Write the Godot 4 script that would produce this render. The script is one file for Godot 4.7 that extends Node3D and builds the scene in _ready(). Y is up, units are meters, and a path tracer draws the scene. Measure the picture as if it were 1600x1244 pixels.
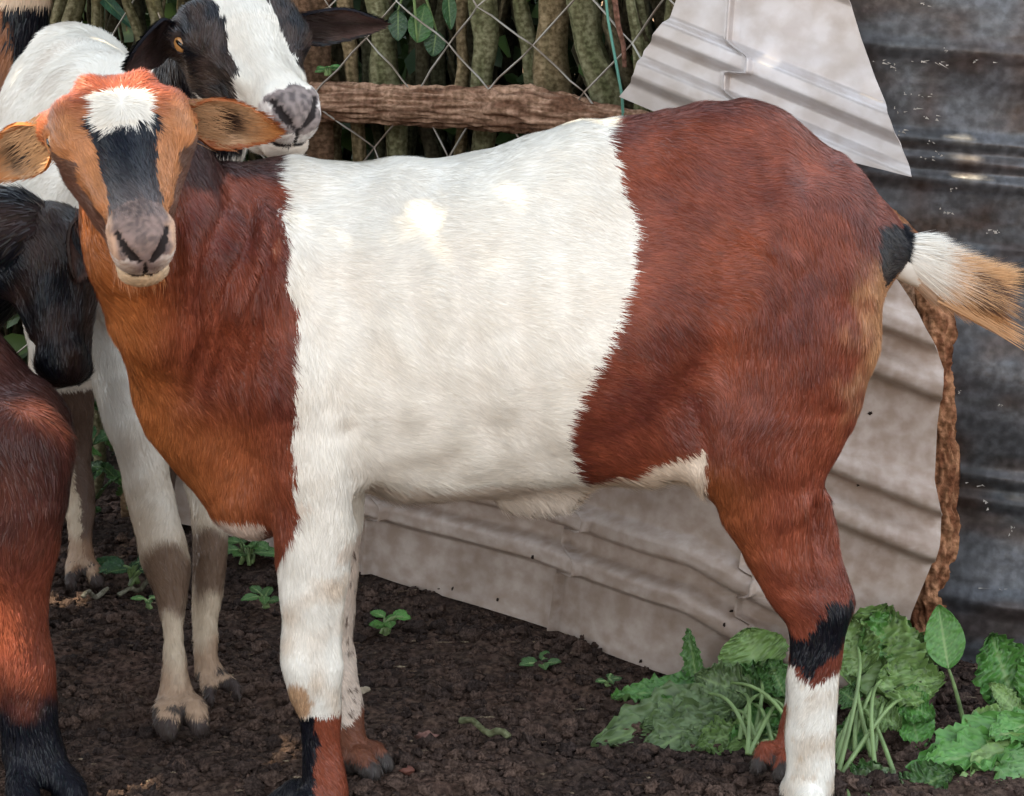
extends Node3D
# Five goats at a hedge fence with leaning roofing sheets, in the shade of a tree.

const FPX := 3430.0                       # focal length in pixels of the 1600 px wide photograph
const EYE := Vector3(0.0, 0.92, 2.4)
const PITCH := 0.1907
const SUN_TO := Vector3(-0.40, 0.84, 0.37)  # towards the sun

var rng := RandomNumberGenerator.new()
var nz := FastNoiseLite.new()
var taken := {}
var M := {}
var nothing: Callable
var group_no := 0

# ---------------------------------------------------------------- layout
func at(px: float, py: float, z: float) -> Vector3:
	var d := Vector3((px - 800.0) / FPX, -(py - 622.0) / FPX, -1.0).rotated(Vector3.RIGHT, -PITCH)
	return EYE + d * ((z - EYE.z) / d.z)

func unit(p: Vector3) -> float:            # metres covered by one pixel at p
	var fwd := Vector3(0, 0, -1).rotated(Vector3.RIGHT, -PITCH)
	return (p - EYE).dot(fwd) / FPX

func ground_at(px: float, py: float) -> Vector3:
	var d := Vector3((px - 800.0) / FPX, -(py - 622.0) / FPX, -1.0).rotated(Vector3.RIGHT, -PITCH)
	return EYE + d * (-EYE.y / d.y)

func n3(p: Vector3, s: float) -> float:
	return nz.get_noise_3d(p.x * s, p.y * s, p.z * s)

func sstep(a: float, b: float, x: float) -> float:
	if a == b: return 0.0 if x < a else 1.0
	var t := clampf((x - a) / (b - a), 0.0, 1.0)
	return t * t * (3.0 - 2.0 * t)

func mixc(a: Color, b: Color, t: float) -> Color:
	return a.lerp(b, clampf(t, 0.0, 1.0))

func table(pts: Array, x: float) -> float:   # piecewise linear, pts = [[x, y], ...] with x rising
	if x <= pts[0][0]:
		return pts[0][1]
	for i in range(1, pts.size()):
		if x <= pts[i][0]:
			return lerpf(pts[i - 1][1], pts[i][1], (x - pts[i - 1][0]) / (pts[i][0] - pts[i - 1][0]))
	return pts[-1][1]

# ---------------------------------------------------------------- nodes
func numbered(called: String) -> String:
	if not taken.has(called):
		taken[called] = 0
		return called
	taken[called] += 1
	return "%s_%03d" % [called, taken[called]]

func tag(o: Node3D, label: String, category := "", group := "", kind := "") -> Node3D:
	if label: o.set_meta("label", label)
	if category: o.set_meta("category", category)
	if group: o.set_meta("group", group)
	if kind: o.set_meta("kind", kind)
	return o

func thing(called: String, label: String, category: String, where := Vector3.ZERO, group := "") -> Node3D:
	var o := Node3D.new()
	o.name = numbered(called)
	add_child(o)
	o.position = where
	return tag(o, label, category, group)

func part(called: String, mesh: Mesh, m: Material, parent: Node, kind := "") -> MeshInstance3D:
	var o := MeshInstance3D.new()
	o.name = numbered(called) if parent == self else called
	o.mesh = mesh
	o.material_override = m
	parent.add_child(o, true)
	if parent != self:
		o.position = -(parent as Node3D).position if (parent as Node3D).get_parent() == self else Vector3.ZERO
	if kind: o.set_meta("kind", kind)
	return o

func amesh(v: PackedVector3Array, n: PackedVector3Array, c: PackedColorArray, idx: PackedInt32Array, uv := PackedVector2Array()) -> ArrayMesh:
	var a := []
	a.resize(Mesh.ARRAY_MAX)
	a[Mesh.ARRAY_VERTEX] = v
	a[Mesh.ARRAY_NORMAL] = n
	if c.size(): a[Mesh.ARRAY_COLOR] = c
	if uv.size(): a[Mesh.ARRAY_TEX_UV] = uv
	if idx.size(): a[Mesh.ARRAY_INDEX] = idx
	var m := ArrayMesh.new()
	m.add_surface_from_arrays(Mesh.PRIMITIVE_TRIANGLES, a)
	return m

func face_normals(v: PackedVector3Array, idx: PackedInt32Array) -> PackedVector3Array:
	var n := PackedVector3Array()
	n.resize(v.size())
	for t in range(0, idx.size(), 3):
		var a := idx[t]
		var b := idx[t + 1]
		var c := idx[t + 2]
		var f := (v[c] - v[a]).cross(v[b] - v[a])
		n[a] += f
		n[b] += f
		n[c] += f
	for i in n.size():
		n[i] = n[i].normalized()
	return n

# a closed thin shell over a grid of points; col(i, j, side) gives the colour, side 0 is the face along the grid normal
func shell(g: Array, thick: float, col: Callable, uv_m := false) -> ArrayMesh:
	var nu: int = g.size()
	var nv: int = g[0].size()
	var v := PackedVector3Array()
	var c := PackedColorArray()
	var idx := PackedInt32Array()
	var uv := PackedVector2Array()
	var nn := []
	for i in nu:
		var row := PackedVector3Array()
		for j in nv:
			var du: Vector3 = g[mini(i + 1, nu - 1)][j] - g[maxi(i - 1, 0)][j]
			var dv: Vector3 = g[i][mini(j + 1, nv - 1)] - g[i][maxi(j - 1, 0)]
			row.append(du.cross(dv).normalized())
		nn.append(row)
	for side in 2:
		for i in nu:
			for j in nv:
				var off: float = 0.0 if side == 0 else -thick
				v.append(g[i][j] + nn[i][j] * off)
				c.append(col.call(i, j, side) if col.is_valid() else Color.WHITE)
	for i in nu - 1:
		for j in nv - 1:
			var a := i * nv + j
			idx.append_array([a, a + 1, a + nv, a + 1, a + nv + 1, a + nv])
			var b := a + nu * nv
			idx.append_array([b, b + nv, b + 1, b + 1, b + nv, b + nv + 1])
	var normals := face_normals(v, idx)
	var rim := []
	for j in nv - 1: rim.append([j, j + 1])
	for i in nu - 1: rim.append([i * nv + nv - 1, (i + 1) * nv + nv - 1])
	for j in range(nv - 1, 0, -1): rim.append([(nu - 1) * nv + j, (nu - 1) * nv + j - 1])
	for i in range(nu - 1, 0, -1): rim.append([i * nv, (i - 1) * nv])
	for e in rim:
		var k := v.size()
		var s := nu * nv
		var q := [v[e[0]], v[e[1]], v[e[1] + s], v[e[0] + s]]
		var f: Vector3 = (q[1] - q[0]).cross(q[3] - q[0]).normalized()
		for w in 4:
			v.append(q[w])
			normals.append(f)
			c.append(c[e[0] if w in [0, 3] else e[1]])
		idx.append_array([k, k + 2, k + 1, k, k + 3, k + 2])
	if uv_m: pass
	return amesh(v, normals, c, idx, uv)

# a swept tube; rad(i, ang, p) may vary with the angle
func tube(path: Array, rad: Callable, sides: int, col: Callable) -> ArrayMesh:
	var v := PackedVector3Array()
	var c := PackedColorArray()
	var idx := PackedInt32Array()
	var n: int = path.size()
	var ref := Vector3(0.37, 0.21, 0.9).normalized()
	for i in n:
		var ax: Vector3 = (path[mini(i + 1, n - 1)] - path[maxi(i - 1, 0)]).normalized()
		var u := (ref - ax * ref.dot(ax)).normalized()
		ref = u
		var w := ax.cross(u)
		for s in sides:
			var an := TAU * s / sides
			var d := u * cos(an) + w * sin(an)
			var r: float = rad.call(i, an, path[i])
			v.append(path[i] + d * r)
			c.append(col.call(i, an, v[-1]))
	for i in n - 1:
		for s in sides:
			var a := i * sides + s
			var b := i * sides + (s + 1) % sides
			idx.append_array([a, a + sides, b, b, a + sides, b + sides])
	var caps := [[0, path[0]], [(n - 1) * sides, path[n - 1]]]
	for e in 2:
		var k := v.size()
		v.append(caps[e][1])
		c.append(c[caps[e][0]])
		for s in sides:
			var a: int = caps[e][0] + s
			var b: int = caps[e][0] + (s + 1) % sides
			if e == 0: idx.append_array([k, a, b])
			else: idx.append_array([k, b, a])
	return amesh(v, face_normals(v, idx), c, idx)

# ---------------------------------------------------------------- materials
func std(rough: float, vertex := true, spec := 0.5) -> StandardMaterial3D:
	var m := StandardMaterial3D.new()
	m.roughness = rough
	m.metallic_specular = spec
	m.vertex_color_use_as_albedo = vertex
	return m

func noise_img(w: int, f: Callable) -> ImageTexture:
	var im := Image.create(w, w, false, Image.FORMAT_RGB8)
	for y in w:
		for x in w:
			im.set_pixel(x, y, f.call(x, y))
	return ImageTexture.create_from_image(im)

func noise_tex(freq: float, lo: Color, hi: Color, size := 512, normal := false, strength := 4.0, seedn := 1, oct := 5) -> NoiseTexture2D:
	var t := NoiseTexture2D.new()
	t.width = size
	t.height = size
	t.seamless = true
	var f := FastNoiseLite.new()
	f.seed = seedn
	f.noise_type = FastNoiseLite.TYPE_SIMPLEX_SMOOTH
	f.frequency = freq
	f.fractal_octaves = oct
	t.noise = f
	t.as_normal_map = normal
	t.bump_strength = strength
	if not normal:
		var g := Gradient.new()
		g.offsets = PackedFloat32Array([0.25, 0.75])
		g.colors = PackedColorArray([lo, hi])
		t.color_ramp = g
	return t

func triplanar(m: StandardMaterial3D, scale: float) -> void:
	m.uv1_triplanar = true
	m.uv1_world_triplanar = true
	m.uv1_scale = Vector3.ONE * scale

func materials() -> void:
	M.fur = std(0.38, true, 0.38)
	M.skin = std(0.7, true, 0.3)
	M.eye = std(0.06, true, 0.6)
	M.hoof = std(0.6)
	M.leaf = std(0.42, true, 0.45)
	M.leaf.backlight_enabled = true
	M.leaf.backlight = Color(0.16, 0.26, 0.04)
	M.leaf.normal_enabled = true
	M.leaf.normal_texture = noise_tex(0.03, Color.BLACK, Color.WHITE, 256, true, 3.0, 9)
	M.leaf.normal_scale = 0.5
	triplanar(M.leaf, 18.0)
	M.crown = std(0.5, true)
	M.crown.backlight_enabled = true
	M.crown.backlight = Color(0.10, 0.16, 0.02)
	M.bark = std(0.9, true, 0.3)
	M.bark.albedo_texture = noise_tex(0.02, Color(0.62, 0.60, 0.55), Color(1, 1, 1), 512, false, 4.0, 3)
	M.bark.normal_enabled = true
	M.bark.normal_texture = noise_tex(0.03, Color.BLACK, Color.WHITE, 512, true, 8.0, 4)
	M.bark.normal_scale = 1.0
	triplanar(M.bark, 9.0)
	M.soil = std(0.95, true, 0.25)
	M.soil.albedo_texture = noise_tex(0.03, Color(0.55, 0.53, 0.52), Color(1, 1, 1), 512, false, 4.0, 5)
	M.soil.normal_enabled = true
	M.soil.normal_texture = noise_tex(0.05, Color.BLACK, Color.WHITE, 512, true, 10.0, 6)
	triplanar(M.soil, 5.0)
	M.wire = std(0.45, true, 0.5)
	M.wire.metallic = 0.5
	M.sheet = std(0.42, true, 0.5)
	M.sheet.metallic = 0.25
	M.sheet.albedo_texture = noise_tex(0.012, Color(0.88, 0.85, 0.82), Color(1, 1, 1), 512, false, 4.0, 11, 6)
	M.sheet.roughness_texture = noise_tex(0.02, Color(0.75, 0.75, 0.75), Color(1, 1, 1), 512, false, 4.0, 12)
	triplanar(M.sheet, 3.0)
	M.dusty = std(0.62, true, 0.45)
	M.dusty.albedo_texture = noise_tex(0.02, Color(0.84, 0.80, 0.76), Color(1, 1, 1), 512, false, 4.0, 31, 6)
	triplanar(M.dusty, 3.0)
	M.mud = std(0.9, false, 0.3)
	M.mud.albedo_color = Color(0.16, 0.12, 0.10)
	M.tin = std(0.5, true, 0.5)
	M.tin.metallic = 0.35
	M.tin.albedo_texture = noise_tex(0.012, Color(0.70, 0.69, 0.68), Color(1, 1, 1), 512, false, 4.0, 21, 6)
	M.tin.roughness_texture = noise_tex(0.015, Color(0.55, 0.55, 0.55), Color(1, 1, 1), 512, false, 4.0, 22)
	M.tin.normal_enabled = true
	M.tin.normal_texture = noise_tex(0.012, Color.BLACK, Color.WHITE, 512, true, 5.0, 23)
	M.tin.normal_scale = 0.25
	triplanar(M.tin, 8.0)

# ---------------------------------------------------------------- bodies: tapered elliptic bones joined by a smooth minimum, meshed as surface nets
func bone(a: Vector3, b: Vector3, ru0: float, rv0: float, ru1: float, rv1: float, vdir: Vector3, flow: Vector3, k := 0.02, cap := 1.0, cut := false) -> Dictionary:
	if (b - a).length() < 1e-4:
		b = a + Vector3(0, -1e-3, 0)
	var ax := (b - a).normalized()
	var v := (vdir - ax * vdir.dot(ax)).normalized()
	return {"a": a, "b": b, "ru0": ru0, "rv0": rv0, "ru1": ru1, "rv1": rv1, "u": ax.cross(v), "v": v, "ax": ax, "flow": flow.normalized(), "k": k, "cap": cap, "cut": cut, "g": -1}

func ball(bones: Array, p: Vector3, r: float, flow: Vector3, k := 0.02, cut := false) -> void:
	bones.append(bone(p, p, r, r, r, r, Vector3(0, 0, 1), flow, k, 1.0, cut))

# rows of [px, py, z, half height or width in pixels, half depth in metres]
func chain(bones: Array, rows: Array, k := 0.02, flow := Vector3.ZERO, cap := 0.9) -> void:
	var pts := []
	for r in rows:
		var p := at(r[0], r[1], r[2])
		pts.append([p, r[3] * unit(p), r[4]])
	group_no += 1
	for i in pts.size() - 1:
		var f: Vector3 = flow if flow != Vector3.ZERO else pts[i + 1][0] - pts[i][0]
		bones.append(bone(pts[i][0], pts[i + 1][0], pts[i][1], pts[i][2], pts[i + 1][1], pts[i + 1][2], Vector3(0, 0, 1), f, k, cap))
		bones[-1].g = group_no

# fetlock to the ground: a pastern and two claws
func foot(bones: Array, from: Vector3, toe: Vector3, r: float, reach := 0.05) -> void:
	var side := Vector3(-toe.z, 0, toe.x)
	for s in [-1.0, 1.0]:
		var a: Vector3 = from + side * s * r * 0.35
		var b: Vector3 = Vector3(from.x, maxf(from.y * 0.45, 0.028), from.z) + toe * reach * 0.6 + side * s * r * 0.72
		var c: Vector3 = Vector3(b.x, 0.012, b.z) + toe * reach * 0.55 + side * s * r * 0.12
		bones.append(bone(a, b, r * 0.66, r * 0.66, r * 0.62, r * 0.62, Vector3(0, 0, 1), Vector3.DOWN, 0.008, 0.9))
		bones.append(bone(b, c, r * 0.64, r * 0.64, r * 0.50, r * 0.50, Vector3(0, 0, 1), Vector3.DOWN, 0.003, 0.8))

func depth_in(bones: Array, p: Vector3) -> float:     # the same field at one point
	var o := 9.0
	var before := 9.0
	var link := 9.0
	var last_g := -1
	for b in bones:
		var d: Vector3 = p - b.a
		var ab: Vector3 = b.b - b.a
		var t := clampf(d.dot(ab) / ab.length_squared(), 0.0, 1.0)
		var q := d - ab * t
		var ru: float = lerpf(b.ru0, b.ru1, t)
		var rv: float = lerpf(b.rv0, b.rv1, t)
		var kk := Vector3(q.dot(b.u) / ru, q.dot(b.v) / rv, q.dot(b.ax) / (minf(ru, rv) * b.cap)).length()
		var dist := q.length() - q.length() / maxf(kk, 1e-4)
		var chained: bool = b.g >= 0
		if chained:
			if b.g != last_g:
				before = o
				link = 9.0
			link = minf(link, dist)
			dist = link
			o = before
		last_g = b.g
		var h: float = maxf(b.k - absf(o - dist), 0.0) / b.k
		o = minf(o, dist) - h * h * b.k * 0.25
	return o

func surface_point(bones: Array, from: Vector3, towards: Vector3) -> Vector3:
	var d := (towards - from).normalized()
	var t := 0.0
	while t < 0.2 and depth_in(bones, from + d * t) < 0.0: t += 0.0008
	return from + d * t

func skin(bones: Array, cell: float, disp: Callable = nothing) -> Dictionary:
	var lo := Vector3(1e9, 1e9, 1e9)
	var hi := -lo
	for b in bones:
		if b.cut: continue
		var m: float = maxf(maxf(b.ru0, b.rv0), maxf(b.ru1, b.rv1)) + b.k * 0.5 + cell * 3.0
		lo = lo.min(b.a.min(b.b) - Vector3(m, m, m))
		hi = hi.max(b.a.max(b.b) + Vector3(m, m, m))
	var nx := int((hi.x - lo.x) / cell) + 2
	var ny := int((hi.y - lo.y) / cell) + 2
	var nzz := int((hi.z - lo.z) / cell) + 2
	var sx := 1
	var sy := nx
	var sz := nx * ny
	var f := PackedFloat32Array()
	f.resize(nx * ny * nzz)
	f.fill(9.0)
	var own := PackedInt32Array()
	own.resize(f.size())
	var od := PackedFloat32Array()
	od.resize(f.size())
	od.fill(9.0)
	var before := PackedFloat32Array()       # the field without the chain that is being added, so that links of one chain meet without a bulge
	var link := PackedFloat32Array()
	link.resize(f.size())
	link.fill(9.0)
	var last_g := -1
	for bi in bones.size():
		var b: Dictionary = bones[bi]
		var chained: bool = b.g >= 0
		if chained and b.g != last_g:
			before = f.duplicate()
			link.fill(9.0)
		last_g = b.g
		var a: Vector3 = b.a
		var ab: Vector3 = b.b - a
		var l2 := ab.length_squared()
		var u: Vector3 = b.u
		var w: Vector3 = b.v
		var axv: Vector3 = b.ax
		var ru0: float = b.ru0
		var rv0: float = b.rv0
		var dru: float = b.ru1 - ru0
		var drv: float = b.rv1 - rv0
		var k: float = b.k
		var cap: float = b.cap
		var cut: bool = b.cut
		var m: float = maxf(maxf(b.ru0, b.rv0), maxf(b.ru1, b.rv1)) + k + cell * 2.5
		var blo: Vector3 = (a.min(b.b) - Vector3(m, m, m) - lo) / cell
		var bhi: Vector3 = (a.max(b.b) + Vector3(m, m, m) - lo) / cell
		var x0 := maxi(int(blo.x), 0)
		var x1 := mini(int(bhi.x) + 1, nx)
		for iz in range(maxi(int(blo.z), 0), mini(int(bhi.z) + 1, nzz)):
			for iy in range(maxi(int(blo.y), 0), mini(int(bhi.y) + 1, ny)):
				var at0 := iz * sz + iy * sy
				for ix in range(x0, x1):
					var d := lo + Vector3(ix, iy, iz) * cell - a
					var t := clampf(d.dot(ab) / l2, 0.0, 1.0)
					var q := d - ab * t
					var ru := ru0 + dru * t
					var rv := rv0 + drv * t
					var cu := q.dot(u) / ru
					var cv := q.dot(w) / rv
					var ca := q.dot(axv) / (minf(ru, rv) * cap)
					var kk := sqrt(cu * cu + cv * cv + ca * ca)
					var dist := -minf(ru, rv)
					if kk > 0.05:
						var ql := q.length()
						dist = ql - ql / kk
					var n := at0 + ix
					var o := f[n]
					if cut:
						var nd := -dist
						var h := maxf(k - absf(o - nd), 0.0) / k
						f[n] = maxf(o, nd) + h * h * k * 0.25
						continue
					if chained:
						if dist < od[n]:
							od[n] = dist
							own[n] = bi
						dist = minf(dist, link[n])
						link[n] = dist
						o = before[n]
					var h2 := maxf(k - absf(o - dist), 0.0) / k
					f[n] = minf(o, dist) - h2 * h2 * k * 0.25
					if dist < od[n]:
						od[n] = dist
						own[n] = bi
	# surface nets
	var v := PackedVector3Array()
	var fl := PackedVector3Array()
	var cellv := {}
	var idx := PackedInt32Array()
	var lim := cell * 4.0
	var corner := [0, sx, sy, sx + sy, sz, sx + sz, sy + sz, sx + sy + sz]
	var cpos := [Vector3(0, 0, 0), Vector3(1, 0, 0), Vector3(0, 1, 0), Vector3(1, 1, 0), Vector3(0, 0, 1), Vector3(1, 0, 1), Vector3(0, 1, 1), Vector3(1, 1, 1)]
	var edges := [[0, 1], [2, 3], [4, 5], [6, 7], [0, 2], [1, 3], [4, 6], [5, 7], [0, 4], [1, 5], [2, 6], [3, 7]]
	for iz in nzz - 1:
		for iy in ny - 1:
			var row := iz * sz + iy * sy
			for ix in nx - 1:
				var n := row + ix
				if absf(f[n]) > lim: continue
				var ins := 0
				for c in 8:
					if f[n + corner[c]] < 0.0: ins += 1
				if ins == 0 or ins == 8: continue
				var sum := Vector3.ZERO
				var cnt := 0
				for e in edges:
					var fa := f[n + corner[e[0]]]
					var fb := f[n + corner[e[1]]]
					if (fa < 0.0) != (fb < 0.0):
						sum += (cpos[e[0]] as Vector3).lerp(cpos[e[1]], fa / (fa - fb))
						cnt += 1
				cellv[n] = v.size()
				v.append(lo + (Vector3(ix, iy, iz) + sum / cnt) * cell)
				fl.append(bones[own[n]].flow)
	var dirs := [[sx, sy, sz], [sy, sz, sx], [sz, sx, sy]]
	for n in cellv:
		var fa := f[n]
		for d in dirs:
			var fb := f[n + d[0]]
			if (fa < 0.0) == (fb < 0.0): continue
			var i0: int = cellv[n]
			var i1 = cellv.get(n - d[1])
			var i2 = cellv.get(n - d[1] - d[2])
			var i3 = cellv.get(n - d[2])
			if i1 == null or i2 == null or i3 == null: continue
			if fa < 0.0: idx.append_array([i0, i2, i1, i0, i3, i2])
			else: idx.append_array([i0, i1, i2, i0, i2, i3])
	var nrm := face_normals(v, idx)
	# even out the hair direction and, a little, the surface
	for pass_ in 10:
		var acc := PackedVector3Array()
		acc.resize(v.size())
		for t in range(0, idx.size(), 3):
			var i := idx[t]
			var j := idx[t + 1]
			var l := idx[t + 2]
			acc[i] += fl[j] + fl[l]
			acc[j] += fl[l] + fl[i]
			acc[l] += fl[i] + fl[j]
		for i in v.size():
			fl[i] = (fl[i] + acc[i].normalized()).normalized()
	if disp.is_valid():
		for i in v.size():
			v[i] += nrm[i] * float(disp.call(v[i], nrm[i]))
		nrm = face_normals(v, idx)
	return {"v": v, "n": nrm, "f": fl, "i": idx}

func skin_mesh(skins: Array, cols: Array) -> ArrayMesh:     # several skins as one mesh
	var v := PackedVector3Array()
	var n := PackedVector3Array()
	var c := PackedColorArray()
	var idx := PackedInt32Array()
	for s in skins.size():
		var k := v.size()
		v.append_array(skins[s].v)
		n.append_array(skins[s].n)
		for i in skins[s].v.size():
			c.append(cols[s].call(skins[s].v[i], skins[s].n[i]))
		for i in skins[s].i: idx.append(i + k)
	return amesh(v, n, c, idx)

var hv := PackedVector3Array()
var hn := PackedVector3Array()
var hc := PackedColorArray()

func hair_begin() -> void:
	hv = PackedVector3Array()
	hn = PackedVector3Array()
	hc = PackedColorArray()

func hair_mesh() -> ArrayMesh:
	return amesh(hv, hn, hc, PackedInt32Array())

func lock(p: Vector3, d: Vector3, nrm: Vector3, length: float, w: float, c: Color) -> void:
	var s := d.cross(nrm).normalized() * (w * 0.5)
	hv.append(p - s)
	hv.append(p + d * length)
	hv.append(p + s)
	hn.append(nrm)
	hn.append(nrm)
	hn.append(nrm)
	hc.append(c)
	hc.append(c)
	hc.append(c)

# short lying hair over a skin; col(p, n) is asked at each root; size(p) -> [length, width, lift, keep]
func hair_over(s: Dictionary, density: float, col: Callable, size: Callable, tone := 0.16, bare: Callable = nothing) -> void:
	var v: PackedVector3Array = s.v
	var nn: PackedVector3Array = s.n
	var ff: PackedVector3Array = s.f
	var idx: PackedInt32Array = s.i
	for t in range(0, idx.size(), 3):
		var i := idx[t]
		var j := idx[t + 1]
		var l := idx[t + 2]
		var area := (v[j] - v[i]).cross(v[l] - v[i]).length() * 0.5
		var want := area * density
		var cnt := int(want)
		if rng.randf() < want - cnt: cnt += 1
		for q in cnt:
			var a := rng.randf()
			var b := rng.randf()
			if a + b > 1.0:
				a = 1.0 - a
				b = 1.0 - b
			var c := 1.0 - a - b
			var p := v[i] * a + v[j] * b + v[l] * c
			if bare.is_valid() and bare.call(p): continue
			var n := (nn[i] * a + nn[j] * b + nn[l] * c).normalized()
			var fw := ff[i] * a + ff[j] * b + ff[l] * c
			var z: Array = size.call(p)
			var cl := n3(p, 55.0)
			fw += Vector3(n3(p + Vector3(3, 0, 0), 9.0), n3(p + Vector3(0, 5, 0), 9.0), n3(p + Vector3(0, 0, 7), 9.0)) * 0.55
			fw += Vector3(rng.randf() - 0.5, rng.randf() - 0.5, rng.randf() - 0.5) * 0.45
			fw = (fw - n * fw.dot(n)).normalized()
			var lift: float = maxf(z[2] * (0.6 + rng.randf()) + cl * 0.03, 0.04)
			var d := (fw + n * lift).normalized()
			var k: Color = col.call(p, n)
			var tn := tone * (1.0 - 0.62 * sstep(0.3, 0.8, k.g))
			var m := 1.0 + (rng.randf() - 0.5) * 2.0 * tn + cl * tn
			var jit := 0.55 - 0.30 * sstep(0.3, 0.8, k.g)
			lock(p + n * 0.0002, d, (n + Vector3(rng.randf() - 0.5, rng.randf() - 0.5, rng.randf() - 0.5) * jit).normalized(), z[0] * (0.6 + 0.7 * rng.randf()), z[1] * (0.7 + 0.6 * rng.randf()), Color(k.r * m, k.g * m, k.b * m))

# ---------------------------------------------------------------- heads
const WHITE := Color(0.79, 0.755, 0.68)
const BLACK := Color(0.006, 0.007, 0.010)
const CHESTNUT := Color(0.225, 0.058, 0.030)
const ORANGE := Color(0.40, 0.135, 0.038)
const TAN := Color(0.50, 0.27, 0.13)

func head_frame(poll: Vector3, nose: Vector3, facing: Vector3) -> Dictionary:
	var f := (nose - poll).normalized()
	var n := (facing - f * facing.dot(f)).normalized()
	return {"o": poll, "F": f, "N": n, "R": n.cross(f), "s": (nose - poll).length() / 0.233}

func head_set(o: Vector3, f: Vector3, n: Vector3, s: float) -> Dictionary:
	f = f.normalized()
	n = (n - f * n.dot(f)).normalized()
	return {"o": o, "F": f, "N": n, "R": n.cross(f), "s": s}

func hp(h: Dictionary, a: float, r: float, n: float) -> Vector3:
	return h.o + (h.F * a + h.R * r + h.N * n) * h.s

func hl(h: Dictionary, p: Vector3) -> Vector3:
	var d: Vector3 = (p - h.o) / h.s
	return Vector3(d.dot(h.F), d.dot(h.R), d.dot(h.N))

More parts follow.
